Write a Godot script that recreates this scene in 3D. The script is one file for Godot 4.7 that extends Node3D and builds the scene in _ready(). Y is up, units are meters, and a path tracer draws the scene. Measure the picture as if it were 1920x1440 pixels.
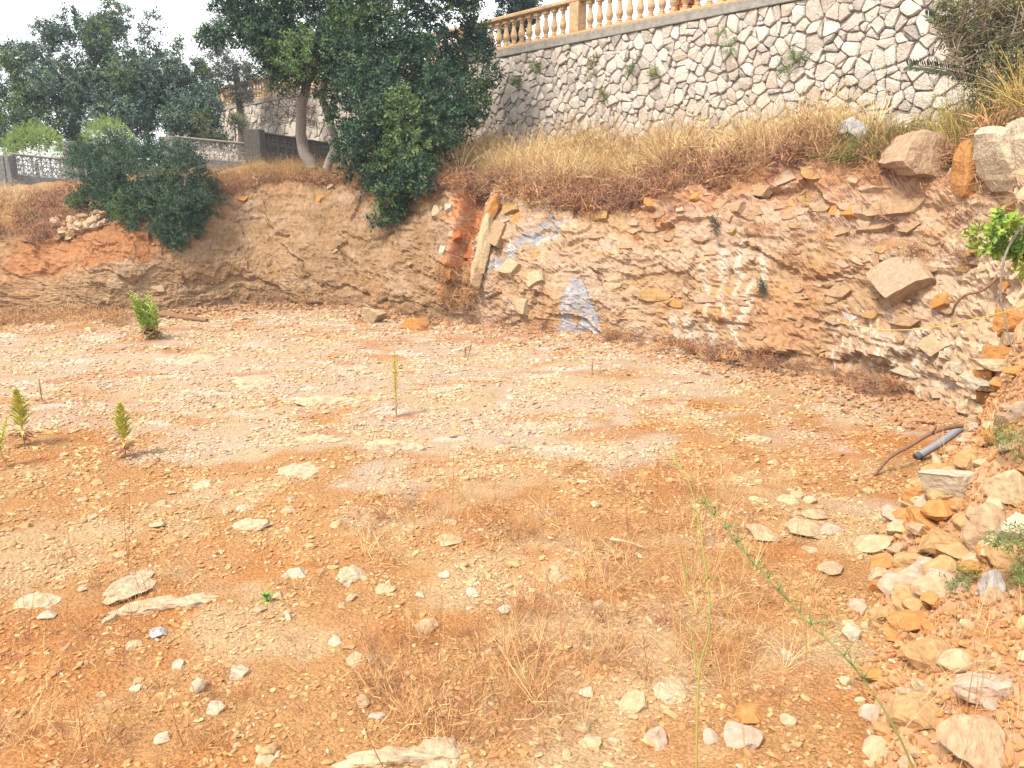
extends Node3D
# An excavated building plot below a terrace: stony floor, cut rock face, dry bank, stone retaining wall
# with a balustrade, block fence, trees. Metres; the camera stands at x = z = 0, the pit floor is y = 0.

const EYE := 2.4
const FOCAL := 1476.2188          # focal length in pixels of the 1920 x 1440 photograph
const PITCH := 0.245581
var rng := RandomNumberGenerator.new()
var n_big := FastNoiseLite.new()
var n_mid := FastNoiseLite.new()
var n_fine := FastNoiseLite.new()
var n_cell := FastNoiseLite.new()
var used := {}
var M := {}

# ------------------------------------------------------------------ camera, sky, sun
func set_up_view():
	var cam := Camera3D.new()
	cam.name = "camera"
	cam.fov = 52.0
	cam.near = 0.05
	cam.far = 2000.0
	cam.position = Vector3(0, EYE, 0)
	cam.rotation = Vector3(-PITCH, 0, 0)
	add_child(cam)
	cam.current = true
	var env := Environment.new()
	env.background_mode = Environment.BG_SKY
	var sky := Sky.new()
	var sm := ProceduralSkyMaterial.new()
	sm.sky_top_color = Color(0.86, 0.89, 0.93)
	sm.sky_horizon_color = Color(0.97, 0.97, 0.96)
	sm.sky_curve = 0.2
	sm.ground_bottom_color = Color(0.5, 0.42, 0.34)
	sm.ground_horizon_color = Color(0.75, 0.7, 0.65)
	sky.sky_material = sm
	env.sky = sky
	env.background_energy_multiplier = 1.0
	env.tonemap_mode = Environment.TONE_MAPPER_LINEAR
	env.tonemap_exposure = 2.45
	env.sdfgi_enabled = true
	env.ssao_enabled = true
	env.ssil_enabled = true
	env.fog_enabled = true
	env.fog_density = 0.0012
	env.fog_light_color = Color(0.86, 0.9, 0.95)
	var we := WorldEnvironment.new()
	we.name = "environment"
	we.environment = env
	add_child(we)
	var sun := DirectionalLight3D.new()
	sun.name = "sun"
	sun.light_energy = 0.8
	sun.light_color = Color(1.0, 0.96, 0.9)
	sun.light_angular_distance = 14.0
	sun.shadow_enabled = true
	add_child(sun)
	sun.look_at_from_position(Vector3.ZERO, Vector3(0.42, -0.80, -0.38))

# ------------------------------------------------------------------ measuring
func ray(px: float, py: float) -> Vector3:
	var u := (px - 960.0) / FOCAL
	var v := (720.0 - py) / FOCAL
	return Vector3(u, v * cos(PITCH) - sin(PITCH), -(v * sin(PITCH) + cos(PITCH)))
func at(px: float, py: float, depth: float) -> Vector3:   # a surveyed point at this depth
	var d := ray(px, py)
	return Vector3(0, EYE, 0) + d * (depth / -d.z)
func on_floor(px: float, py: float, y := 0.0) -> Vector3:
	var d := ray(px, py)
	return Vector3(0, EYE, 0) + d * ((y - EYE) / d.y)

# ------------------------------------------------------------------ nodes
func numbered(called: String) -> String:
	if not used.has(called):
		used[called] = 0
		return called
	used[called] += 1
	return "%s_%03d" % [called, used[called]]
func tag(o: Node, label := "", category := "", group := "", kind := ""):
	if label: o.set_meta("label", label)
	if category: o.set_meta("category", category)
	if group: o.set_meta("group", group)
	if kind: o.set_meta("kind", kind)
	return o
func base(called: String, where := Vector3.ZERO, turn := 0.0) -> Node3D:
	var o := Node3D.new()
	o.name = numbered(called)
	o.position = where
	o.rotation.y = turn
	add_child(o)
	return o
func put(mesh: Mesh, mat: Material, called: String, parent: Node = null, xf := Transform3D()) -> MeshInstance3D:
	var o := MeshInstance3D.new()
	o.mesh = mesh
	o.material_override = mat
	o.transform = xf
	if parent == null:
		o.name = numbered(called)
		add_child(o)
	else:
		o.name = called
		parent.add_child(o, true)
	return o
func copies(mesh: Mesh, mat: Material, called: String, xfs: Array, cols: PackedColorArray, parent: Node = null) -> MultiMeshInstance3D:
	var mm := MultiMesh.new()
	mm.transform_format = MultiMesh.TRANSFORM_3D
	mm.use_colors = true
	mm.mesh = mesh
	mm.instance_count = xfs.size()
	var buf := PackedFloat32Array()
	buf.resize(xfs.size() * 16)
	var k := 0
	for i in xfs.size():
		var t: Transform3D = xfs[i]
		var b := t.basis
		var o := t.origin
		var c := cols[i]
		buf[k] = b.x.x; buf[k + 1] = b.y.x; buf[k + 2] = b.z.x; buf[k + 3] = o.x
		buf[k + 4] = b.x.y; buf[k + 5] = b.y.y; buf[k + 6] = b.z.y; buf[k + 7] = o.y
		buf[k + 8] = b.x.z; buf[k + 9] = b.y.z; buf[k + 10] = b.z.z; buf[k + 11] = o.z
		buf[k + 12] = c.r; buf[k + 13] = c.g; buf[k + 14] = c.b; buf[k + 15] = 1.0
		k += 16
	mm.buffer = buf
	var o2 := MultiMeshInstance3D.new()
	o2.multimesh = mm
	o2.material_override = mat
	if parent == null:
		o2.name = numbered(called)
		add_child(o2)
	else:
		o2.name = called
		parent.add_child(o2, true)
	return o2

# ------------------------------------------------------------------ mesh helpers
func arrays_mesh(v: PackedVector3Array, n: PackedVector3Array, c: PackedColorArray, idx := PackedInt32Array()) -> ArrayMesh:
	var a := []
	a.resize(Mesh.ARRAY_MAX)
	a[Mesh.ARRAY_VERTEX] = v
	a[Mesh.ARRAY_NORMAL] = n
	if c.size(): a[Mesh.ARRAY_COLOR] = c
	if idx.size(): a[Mesh.ARRAY_INDEX] = idx
	var m := ArrayMesh.new()
	m.add_surface_from_arrays(Mesh.PRIMITIVE_TRIANGLES, a)
	return m
func flat(v: PackedVector3Array, idx: PackedInt32Array, c := PackedColorArray()) -> ArrayMesh:
	var ov := PackedVector3Array()
	var on := PackedVector3Array()
	var oc := PackedColorArray()
	ov.resize(idx.size())
	on.resize(idx.size())
	var has := c.size() > 0
	if has: oc.resize(idx.size())
	for t in range(0, idx.size(), 3):
		var i := idx[t]
		var j := idx[t + 1]
		var k := idx[t + 2]
		var p := v[i]
		var q := v[j]
		var r := v[k]
		var n := (r - p).cross(q - p).normalized()
		ov[t] = p; ov[t + 1] = q; ov[t + 2] = r
		on[t] = n; on[t + 1] = n; on[t + 2] = n
		if has:
			oc[t] = c[i]; oc[t + 1] = c[j]; oc[t + 2] = c[k]
	return arrays_mesh(ov, on, oc)
func smooth(v: PackedVector3Array, idx: PackedInt32Array, c := PackedColorArray()) -> ArrayMesh:
	var n := PackedVector3Array()
	n.resize(v.size())
	for t in range(0, idx.size(), 3):
		var i := idx[t]
		var j := idx[t + 1]
		var k := idx[t + 2]
		var f := (v[k] - v[i]).cross(v[j] - v[i])
		n[i] += f; n[j] += f; n[k] += f
	for i in n.size(): n[i] = n[i].normalized()
	return arrays_mesh(v, n, c, idx)
func grid_index(cols: int, rows: int, flip := false) -> PackedInt32Array:
	var idx := PackedInt32Array()
	idx.resize((cols - 1) * (rows - 1) * 6)
	var k := 0
	for i in cols - 1:
		for j in rows - 1:
			var a := i * rows + j
			var b := a + rows
			if flip:
				idx[k] = a; idx[k + 1] = b; idx[k + 2] = a + 1
				idx[k + 3] = a + 1; idx[k + 4] = b; idx[k + 5] = b + 1
			else:
				idx[k] = a; idx[k + 1] = a + 1; idx[k + 2] = b
				idx[k + 3] = a + 1; idx[k + 4] = b + 1; idx[k + 5] = b
			k += 6
	return idx
class Shape:      # triangles collected into one flat-shaded or tubed mesh
	var v := PackedVector3Array()
	var n := PackedVector3Array()
	var c := PackedColorArray()
	func tri(a: Vector3, b: Vector3, d: Vector3, col := Color.WHITE):
		var m := (d - a).cross(b - a).normalized()
		v.append(a); v.append(b); v.append(d)
		for i in 3:
			n.append(m)
			c.append(col)
	func quad(a: Vector3, b: Vector3, d: Vector3, e: Vector3, col := Color.WHITE):
		tri(a, b, d, col)
		tri(a, d, e, col)
	func box(x: Transform3D, s: Vector3, bev := 0.0, col := Color.WHITE):   # chamfered box round the transform's origin
		var h := s * 0.5
		if bev <= 0.0:
			var f := [[Vector3(1, 0, 0), Vector3(0, 1, 0), Vector3(0, 0, 1)], [Vector3(0, 1, 0), Vector3(0, 0, 1), Vector3(1, 0, 0)], [Vector3(0, 0, 1), Vector3(1, 0, 0), Vector3(0, 1, 0)]]
			for q in f:
				for sg in [-1.0, 1.0]:
					var o: Vector3 = q[0] * h * sg
					var a: Vector3 = q[1] * h * sg
					var b: Vector3 = q[2] * h
					quad(x * (o - a - b), x * (o - a + b), x * (o + a + b), x * (o + a - b), col)
			return
		var rings := []
		for y in [[-h.y, bev], [-h.y + bev, 0.0], [h.y - bev, 0.0], [h.y, bev]]:
			var e: float = y[1]
			var hx := h.x - e
			var hz := h.z - e
			var k: float = bev - e if e < bev else 0.0
			k = bev if e == 0.0 else bev * 0.5
			rings.append([Vector3(-hx + k, y[0], -hz), Vector3(hx - k, y[0], -hz), Vector3(hx, y[0], -hz + k), Vector3(hx, y[0], hz - k), Vector3(hx - k, y[0], hz), Vector3(-hx + k, y[0], hz), Vector3(-hx, y[0], hz - k), Vector3(-hx, y[0], -hz + k)])
		for r in 3:
			for i in 8:
				var j := (i + 1) % 8
				quad(x * rings[r][i], x * rings[r + 1][i], x * rings[r + 1][j], x * rings[r][j], col)
		for i in range(1, 7):
			tri(x * rings[3][0], x * rings[3][i + 1], x * rings[3][i], col)
			tri(x * rings[0][0], x * rings[0][i], x * rings[0][i + 1], col)
	func tube(pts: Array, rad: Array, sides := 6, col := Color.WHITE, cap := true):
		var prev := []
		var up := Vector3(0.31, 0.9, 0.17)
		for i in pts.size():
			var p: Vector3 = pts[i]
			var d: Vector3 = (pts[min(i + 1, pts.size() - 1)] - pts[max(i - 1, 0)]).normalized()
			if absf(d.dot(up)) > 0.95: up = Vector3(0.9, 0.1, 0.3)
			var a := d.cross(up).normalized()
			var b := a.cross(d).normalized()
			up = b
			var ring := []
			for s in sides:
				var w := TAU * s / sides
				ring.append(p + (a * cos(w) + b * sin(w)) * float(rad[i]))
			if i > 0:
				for s in sides:
					var t := (s + 1) % sides
					smooth_quad(prev[s], ring[s], ring[t], prev[t], pts[i - 1], p, col)
			if cap and (i == 0 or i == pts.size() - 1):
				for s in range(1, sides - 1): tri(ring[0], ring[s], ring[s + 1], col)
			prev = ring
	func smooth_quad(a: Vector3, b: Vector3, d: Vector3, e: Vector3, p: Vector3, q: Vector3, col: Color):
		for x in [[a, p], [d, q], [b, q], [a, p], [e, p], [d, q]]:
			v.append(x[0]); n.append((x[0] - x[1]).normalized()); c.append(col)
	func lathe(profile: Array, sides := 12, col := Color.WHITE):     # [radius, height] pairs
		for i in profile.size() - 1:
			var r0: float = profile[i][0]
			var r1: float = profile[i + 1][0]
			var y0: float = profile[i][1]
			var y1: float = profile[i + 1][1]
			var up := Vector2(y1 - y0, r0 - r1).normalized()
			for s in sides:
				var w0 := TAU * s / sides
				var w1 := TAU * (s + 1) / sides
				var d0 := Vector3(cos(w0), 0, sin(w0))
				var d1 := Vector3(cos(w1), 0, sin(w1))
				var n0 := (d0 * up.x + Vector3.UP * up.y).normalized()
				var n1 := (d1 * up.x + Vector3.UP * up.y).normalized()
				var q := [[d0 * r0 + Vector3.UP * y0, n0], [d0 * r1 + Vector3.UP * y1, n0], [d1 * r1 + Vector3.UP * y1, n1], [d1 * r0 + Vector3.UP * y0, n1]]
				for k in [0, 2, 1, 0, 3, 2]:
					v.append(q[k][0]); n.append(q[k][1]); c.append(col)
	func mesh() -> ArrayMesh:
		var a := []
		a.resize(Mesh.ARRAY_MAX)
		a[Mesh.ARRAY_VERTEX] = v
		a[Mesh.ARRAY_NORMAL] = n
		a[Mesh.ARRAY_COLOR] = c
		var m := ArrayMesh.new()
		m.add_surface_from_arrays(Mesh.PRIMITIVE_TRIANGLES, a)
		return m

# ------------------------------------------------------------------ materials
func lin(r: float, g: float, b: float) -> Color:     # a linear base colour for albedo_color
	return Color(r, g, b).linear_to_srgb()
func grey_texture(kind: int, freq: float, lo: float, hi: float, size := 512, sd := 1) -> ImageTexture:
	var n := FastNoiseLite.new()
	n.seed = sd
	n.noise_type = kind
	n.frequency = freq
	n.fractal_type = FastNoiseLite.FRACTAL_FBM
	n.fractal_octaves = 4
	n.cellular_return_type = FastNoiseLite.RETURN_DISTANCE2_SUB if kind == FastNoiseLite.TYPE_CELLULAR else FastNoiseLite.RETURN_DISTANCE
	var im := n.get_seamless_image(size, size, false, false, 0.12, true)
	im.convert(Image.FORMAT_RGB8)
	var d := im.get_data()
	for i in d.size(): d[i] = int(lerpf(lo, hi, d[i] / 255.0) * 255.0)
	return ImageTexture.create_from_image(Image.create_from_data(size, size, false, Image.FORMAT_RGB8, d))
func stony(col: Color, tex: Texture2D, relief: Texture2D, scale: float, depth: float, vertex := false) -> StandardMaterial3D:
	var m := StandardMaterial3D.new()
	m.albedo_color = col
	m.albedo_texture = tex
	m.vertex_color_use_as_albedo = vertex
	m.uv1_triplanar = true
	m.uv1_world_triplanar = true
	m.uv1_scale = Vector3.ONE * scale
	m.roughness = 0.95
	m.metallic_specular = 0.2
	if relief:
		m.heightmap_enabled = true
		m.heightmap_texture = relief
		m.heightmap_scale = depth
	return m
func leafy(col: Color, back := 0.25) -> StandardMaterial3D:
	var m := StandardMaterial3D.new()
	m.albedo_color = col
	m.vertex_color_use_as_albedo = true
	m.roughness = 0.6
	m.metallic_specular = 0.3
	m.cull_mode = BaseMaterial3D.CULL_DISABLED
	if back > 0.0:
		m.backlight_enabled = true
		m.backlight = Color(back, back, back)
	return m
func plain(col: Color, rough := 0.8, spec := 0.3) -> StandardMaterial3D:
	var m := StandardMaterial3D.new()
	m.albedo_color = col
	m.roughness = rough
	m.metallic_specular = spec
	return m
func make_materials():
	var soft := grey_texture(FastNoiseLite.TYPE_SIMPLEX_SMOOTH, 0.012, 0.72, 1.0, 512, 3)
	var grit := grey_texture(FastNoiseLite.TYPE_CELLULAR, 0.03, 0.0, 1.0, 1024, 4)
	var lumps := grey_texture(FastNoiseLite.TYPE_SIMPLEX_SMOOTH, 0.02, 0.0, 1.0, 512, 5)
	var speck := grey_texture(FastNoiseLite.TYPE_VALUE, 0.12, 0.62, 1.0, 1024, 6)
	M.soil = stony(Color.WHITE, speck, grit, 0.9, 1.8, true)
	M.face = stony(Color.WHITE, soft, lumps, 1.3, 1.6, true)
	M.gravel = stony(Color.WHITE, soft, null, 2.0, 0.0, true)
	var tones := {
		cream = [0.56, 0.41, 0.245], pale = [0.58, 0.475, 0.34], outcrop = [0.56, 0.42, 0.27], tan = [0.52, 0.35, 0.21], ochre = [0.53, 0.32, 0.15],
		orange = [0.55, 0.26, 0.09], red = [0.42, 0.13, 0.05], pink = [0.54, 0.385, 0.28], grey = [0.46, 0.43, 0.40], brown = [0.46, 0.31, 0.20]}
	tones.rock_tan = [0.44, 0.285, 0.165]
	tones.rock_pink = [0.49, 0.34, 0.225]
	tones.rock_cream = [0.52, 0.38, 0.235]
	tones.rock_ochre = [0.46, 0.28, 0.12]
	tones.rock_brown = [0.37, 0.235, 0.14]
	for k in tones:
		M[k] = stony(lin(tones[k][0], tones[k][1], tones[k][2]), soft, lumps, 2.2, 1.0)
	var wall_tones := [[0.70, 0.62, 0.53], [0.66, 0.56, 0.47], [0.72, 0.66, 0.58], [0.53, 0.455, 0.39], [0.64, 0.52, 0.43], [0.43, 0.38, 0.34], [0.70, 0.66, 0.61]]
	M.wall = []
	for k in wall_tones: M.wall.append(stony(lin(k[0], k[1], k[2]), soft, lumps, 2.6, 1.0))
	M.wall_mix = stony(Color.WHITE, soft, lumps, 2.6, 1.0, true)
	M.mortar = stony(lin(0.50, 0.425, 0.355), soft, lumps, 4.0, 0.8)
	M.concrete = stony(lin(0.25, 0.235, 0.225), soft, lumps, 1.5, 0.3)
	M.shaded_concrete = stony(lin(0.12, 0.11, 0.10), soft, lumps, 1.5, 0.3)  # concrete again, with the shade over the perforated fence painted into the colour
	M.block = stony(lin(0.42, 0.38, 0.34), soft, lumps, 2.0, 0.2)
	M.coping = stony(lin(0.36, 0.33, 0.29), soft, lumps, 1.2, 0.3)
	M.balustrade = stony(lin(0.64, 0.43, 0.245), soft, lumps, 1.6, 0.2)
	M.white = stony(lin(0.80, 0.79, 0.76), soft, null, 0.6, 0.0)
	M.bark = stony(lin(0.24, 0.19, 0.15), soft, grit, 3.0, 0.8)
	M.pale_bark = stony(lin(0.40, 0.34, 0.29), soft, grit, 3.0, 0.8)
	M.dead_wood = stony(lin(0.30, 0.17, 0.10), soft, grit, 4.0, 0.4)
	M.pipe = plain(lin(0.22, 0.215, 0.235), 0.5)
	M.pipe_dark = plain(lin(0.08, 0.08, 0.09), 0.7)
	M.metal = plain(lin(0.03, 0.032, 0.036), 0.5)
	M.rope = plain(lin(0.70, 0.50, 0.08), 0.7)
	M.leaf = leafy(Color.WHITE, 0.25)
	M.dry = leafy(Color.WHITE, 0.3)
	M.dry.roughness = 0.9
	M.dry.metallic_specular = 0.15

# ------------------------------------------------------------------ rocks
func icosphere(sub: int) -> Array:
	var t := (1.0 + sqrt(5.0)) / 2.0
	var v := PackedVector3Array([Vector3(-1, t, 0), Vector3(1, t, 0), Vector3(-1, -t, 0), Vector3(1, -t, 0), Vector3(0, -1, t), Vector3(0, 1, t), Vector3(0, -1, -t), Vector3(0, 1, -t), Vector3(t, 0, -1), Vector3(t, 0, 1), Vector3(-t, 0, -1), Vector3(-t, 0, 1)])
	for i in v.size(): v[i] = v[i].normalized()
	var f := PackedInt32Array([0, 11, 5, 0, 5, 1, 0, 1, 7, 0, 7, 10, 0, 10, 11, 1, 5, 9, 5, 11, 4, 11, 10, 2, 10, 7, 6, 7, 1, 8, 3, 9, 4, 3, 4, 2, 3, 2, 6, 3, 6, 8, 3, 8, 9, 4, 9, 5, 2, 4, 11, 6, 2, 10, 8, 6, 7, 9, 8, 1])
	for s in sub:
		var mid := {}
		var g := PackedInt32Array()
		for k in range(0, f.size(), 3):
			var m := []
			for e in 3:
				var a := f[k + e]
				var b := f[k + (e + 1) % 3]
				var key := Vector2i(mini(a, b), maxi(a, b))
				if not mid.has(key):
					mid[key] = v.size()
					v.append(((v[a] + v[b]) * 0.5).normalized())
				m.append(mid[key])
			g.append_array(PackedInt32Array([f[k], m[0], m[2], f[k + 1], m[1], m[0], f[k + 2], m[2], m[1], m[0], m[1], m[2]]))
		f = g
	for k in range(0, f.size(), 3):       # clockwise fronts
		var q := f[k + 1]
		f[k + 1] = f[k + 2]
		f[k + 2] = q
	return [v, f]
func rock(sd: int, sub: int, cuts := 9, rough := 0.06, blocky := 0.0) -> ArrayMesh:   # an angular stone of half-size about 1
	var r := RandomNumberGenerator.new()
	r.seed = sd
	var s := icosphere(sub)
	var v: PackedVector3Array = s[0]
	var planes := []
	if blocky > 0.0:
		var b := Basis.from_euler(Vector3(r.randf_range(-0.2, 0.2), r.randf() * TAU, r.randf_range(-0.2, 0.2)))
		for a in 3:
			for g in [-1.0, 1.0]:
				var w := Vector3(r.randf_range(-0.15, 0.15), r.randf_range(-0.15, 0.15), r.randf_range(-0.15, 0.15))
				w[a] = g
				planes.append([(b * w).normalized(), r.randf_range(0.52, 0.66)])
	for i in cuts:
		var d := Vector3(r.randfn(), r.randfn(), r.randfn()).normalized()
		planes.append([d, r.randf_range(0.55, 0.85)])
	for i in v.size():
		var p := v[i] * (1.25 if blocky > 0.0 else 1.1)
		for q in planes:
			var d: float = p.dot(q[0]) - q[1]
			if d > 0.0: p -= q[0] * d
		p *= 1.0 + rough * n_mid.get_noise_3d(p.x * 3.0 + sd * 7.1, p.y * 3.0, p.z * 3.0) * 2.0
		v[i] = p
	return flat(v, s[1])
var rocks := []        # mid-size variants
var slabs := []
var beds := []
var chips := []
func lay(mesh: Mesh, mat: Material, where: Vector3, size: Vector3, turn: float, tilt := 0.12, called := "loose_stone", label := "", group := "", parent: Node = null) -> MeshInstance3D:
	var b := Basis(Vector3.UP, turn) * Basis.from_euler(Vector3(rng.randf_range(-tilt, tilt), 0, rng.randf_range(-tilt, tilt)))
	var o := put(mesh, mat, called, parent, Transform3D(b.scaled_local(size), where))
	if parent == null: tag(o, label, "rock", group)
	return o

func block_rock(outline: Array, depth: float, thick: float, sd: int) -> ArrayMesh:     # a boulder: rounded, uneven front, sides and back of real depth
	var r := RandomNumberGenerator.new()
	r.seed = sd
	var ring := []
	var n := outline.size() / 2
	for i in n:
		var a := at(outline[i * 2], outline[i * 2 + 1], depth)
		var j := (i + 1) % n
		var b := at(outline[j * 2], outline[j * 2 + 1], depth)
		for k in 3: ring.append(a.lerp(b, k / 3.0) + Vector3(r.randfn(), r.randfn(), 0) * a.distance_to(b) * 0.03)
	n = ring.size()
	var mid := Vector3.ZERO
	for p in ring: mid += p
	mid /= n
	var v := PackedVector3Array()
	var lean := Vector2(r.randf_range(-0.2, 0.2), r.randf_range(0.1, 0.35))
	var loops := [[0.30, 0.5], [0.62, 0.5], [0.86, 0.46], [0.97, 0.34], [1.0, 0.1], [0.98, -0.2], [0.8, -0.45], [0.4, -0.5]]
	for l in loops:
		for p in ring:
			var q: Vector3 = mid + (p - mid) * l[0]
			q.z += l[1] * thick - (q.y - mid.y) * lean.y - (q.x - mid.x) * lean.x
			var f := n_mid.get_noise_3d(q.x * 2.5 + sd, q.y * 4.0, q.z * 2.5)
			v.append(q + Vector3(f, n_mid.get_noise_3d(q.x * 3.0, q.y * 3.0 + sd, q.z * 3.0), f) * 0.05)
	v.append(mid + Vector3(0, 0, thick * 0.5))
	v.append(mid - Vector3(0, 0, thick * 0.5))
	var idx := PackedInt32Array()
	for l in loops.size() - 1:
		for i in n:
			var j := (i + 1) % n
			idx.append_array(PackedInt32Array([l * n + i, l * n + j, (l + 1) * n + i, l * n + j, (l + 1) * n + j, (l + 1) * n + i]))
	for i in n:
		var j := (i + 1) % n
		idx.append_array(PackedInt32Array([v.size() - 2, j, i, v.size() - 1, (loops.size() - 1) * n + i, (loops.size() - 1) * n + j]))
	var area := 0.0
	for i in n: area += (ring[i] - mid).cross(ring[(i + 1) % n] - mid).z
	if area > 0.0:
		for t in range(0, idx.size(), 3):
			var q := idx[t + 1]
			idx[t + 1] = idx[t + 2]
			idx[t + 2] = q
	return flat(v, idx)

# ------------------------------------------------------------------ floor of the pit
func floor_y(x: float, z: float) -> float:
	return 0.09 * n_big.get_noise_2d(x * 2.2, z * 2.2) + 0.03 * n_mid.get_noise_2d(x * 1.6, z * 1.6) + 0.012 * n_fine.get_noise_2d(x * 3.0, z * 3.0)
func soil_colour(x: float, z: float) -> Color:
	# a spread of pale crushed limestone over the ochre earth, red earth in patches
	var w := n_big.get_noise_2d(x * 3.1 + 40.0, z * 3.1) * 1.6 + n_mid.get_noise_2d(x * 1.5, z * 1.5 + 9.0) * 0.8
	var spread := Vector2((x + 2.2) / 8.6, (z + 11.2) / 4.6).length() + w * 0.42 + 0.3 * n_mid.get_noise_2d(x * 0.6, z * 0.6 + 77.0)
	var earth := smoothstep(0.78, 1.12, spread + 0.12 * n_fine.get_noise_2d(x * 1.5, z * 1.5))
	var pale := Color(0.59, 0.42, 0.295)
	var ochre := Color(0.51, 0.265, 0.11)
	var c := pale.lerp(ochre, earth)
	c = c.lerp(Color(0.60, 0.41, 0.23), smoothstep(-0.1, 0.35, n_mid.get_noise_2d(x * 0.9 - 17.0, z * 0.9 + 5.0) + 0.4 * n_fine.get_noise_2d(x * 2.0, z * 2.0)) * 0.7)     # dusty cream fines
	var red := smoothstep(0.25, 0.7, n_big.get_noise_2d(x * 4.0 - 70.0, z * 6.5 + 13.0) * 1.8 + 0.25 * n_mid.get_noise_2d(x * 4.0, z * 4.0))
	red = maxf(red, smoothstep(1.0, 0.45, Vector2((x - 3.5) / 1.2, (z + 7.2) / 0.55).length() + w * 0.2) )
	red = maxf(red, smoothstep(1.0, 0.4, Vector2((x + 9.0) / 3.2, (z + 13.3) / 0.7).length() + w * 0.25) * 0.8)
	red = maxf(red, smoothstep(1.0, 0.4, Vector2((x + 2.0) / 2.2, (z + 13.4) / 0.5).length() + w * 0.25) * 0.8)
	red = maxf(red, smoothstep(1.0, 0.4, Vector2((x + 5.4) / 1.6, (z + 8.6) / 0.8).length() + w * 0.25) * 0.6)
	c = c.lerp(Color(0.50, 0.19, 0.055), clampf(red, 0.0, 1.0) * 0.5)
	var white := smoothstep(0.28, 0.5, n_mid.get_noise_2d(x * 1.1 + 20.0, z * 2.4 - 31.0)) * (1.0 - earth) * 0.7
	c = c.lerp(Color(0.72, 0.62, 0.50), white)
	var g := n_fine.get_noise_2d(x * 9.0, z * 9.0) * 0.12
	return Color(c.r * (1.0 + g), c.g * (1.0 + g), c.b * (1.0 + g))
func build_floor():
	var x0 := -14.0
	var z0 := -18.0
	var st := 0.05
	var cols := 420
	var rows := 390
	var v := PackedVector3Array()
	var c := PackedColorArray()
	v.resize(cols * rows)
	c.resize(cols * rows)
	for i in cols:
		for j in rows:
			var x := x0 + i * st
			var z := z0 + j * st
			v[i * rows + j] = Vector3(x, floor_y(x, z), z)
			c[i * rows + j] = soil_colour(x, z)
	tag(put(smooth(v, grid_index(cols, rows, true), c), M.soil, "ground"), "stony ochre and cream floor of the excavated plot", "ground", "", "structure")
	var far := PlaneMesh.new()
	far.size = Vector2(1200, 1200)
	var fm := stony(lin(0.40, 0.30, 0.18), M.face.albedo_texture, null, 0.2, 0.0)
	tag(put(far, fm, "terrain", null, Transform3D(Basis(), Vector3(0, -0.6, 0))), "dry open land around the plot", "ground", "", "structure")

# ------------------------------------------------------------------ wall line
const WA := Vector3(0.6462, 0, 0.7632)       # along the retaining wall
const WN := Vector3(-0.7632, 0, 0.6462)      # out of its face
const WO := Vector3(-0.39, 0, -20.2)
const FOOT := 3.1
func on_wall(px: float, py: float, off := 0.0) -> Vector3:
	var d := ray(px, py)
	var o := Vector3(0, EYE, 0)
	return o + d * ((WO + WN * off - o).dot(WN) / d.dot(WN))

# ------------------------------------------------------------------ rock face and bank
# each: key along the face, base (on the floor), rim, foot of what stands above
var secs := []
func sec(k: float, b: Vector3, r: Vector3, t: Vector3): secs.append([k, b, r, t])
func wall_foot(px: float) -> Vector3:
	var d := ray(px, 300.0)
	d.y = 0.0
	var p := d * (WO.dot(WN) / d.dot(WN))
	return Vector3(p.x, FOOT, p.z)
func survey():
	sec(-700, Vector3(-19, 0, -12.5), Vector3(-19.5, 1.3, -13.6), Vector3(-22, 2.2, -19.0))
	sec(-260, on_floor(-260, 602), at(-260, 455, 15.8), at(-260, 365, 20.5))
	sec(0, on_floor(0, 592), at(0, 455, 16.0), at(0, 352, 21.0))
	sec(200, on_floor(200, 588), at(200, 432, 16.2), at(200, 335, 21.5))
	sec(330, on_floor(330, 582), at(330, 398, 16.7), at(330, 320, 22.0))
	sec(480, on_floor(480, 570), at(480, 352, 18.0), at(480, 312, 22.0))
	sec(640, on_floor(640, 575), at(640, 346, 17.6), at(640, 305, 21.5))
	sec(760, on_floor(760, 590), at(760, 368, 16.2), at(760, 280, 21.0))
	sec(850, on_floor(850, 600), at(850, 350, 15.6), wall_foot(850))
	sec(940, on_floor(940, 610), at(940, 360, 14.9), wall_foot(940))
	sec(1040, on_floor(1040, 628), at(1040, 384, 13.9), wall_foot(1040))
	sec(1140, on_floor(1140, 637), at(1140, 388, 13.5), wall_foot(1140))
	sec(1300, on_floor(1300, 660), at(1300, 345, 12.7), wall_foot(1300))
	sec(1500, on_floor(1500, 700), at(1500, 298, 11.4), wall_foot(1500))
	sec(1700, on_floor(1700, 745), at(1700, 318, 10.2), wall_foot(1700))
	sec(1800, on_floor(1790, 775), at(1810, 300, 9.4), wall_foot(1800))
	sec(1900, Vector3(4.85, 0, -7.6), at(1930, 235, 8.3), Vector3(8.3, 3.9, -10.2))
	sec(2000, Vector3(4.15, 0, -6.95), Vector3(5.0, 2.0, -7.0), Vector3(9.5, 3.6, -7.5))
	sec(2100, Vector3(3.22, 0, -5.95), Vector3(4.5, 1.6, -5.8), Vector3(9.0, 3.0, -5.4))
	sec(2250, Vector3(2.24, 0, -4.42), Vector3(3.6, 1.3, -4.2), Vector3(8.5, 2.6, -3.4))
	sec(2400, Vector3(1.58, 0, -3.3), Vector3(3.0, 1.15, -3.0), Vector3(8.0, 2.3, -2.0))
	sec(2500, Vector3(1.35, 0, -2.3), Vector3(2.7, 1.1, -1.8), Vector3(8.0, 2.2, -0.6))
	sec(2650, Vector3(1.1, 0, 0.6), Vector3(3.3, 1.2, 1.2), Vector3(8.0, 2.2, 2.0))
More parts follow.
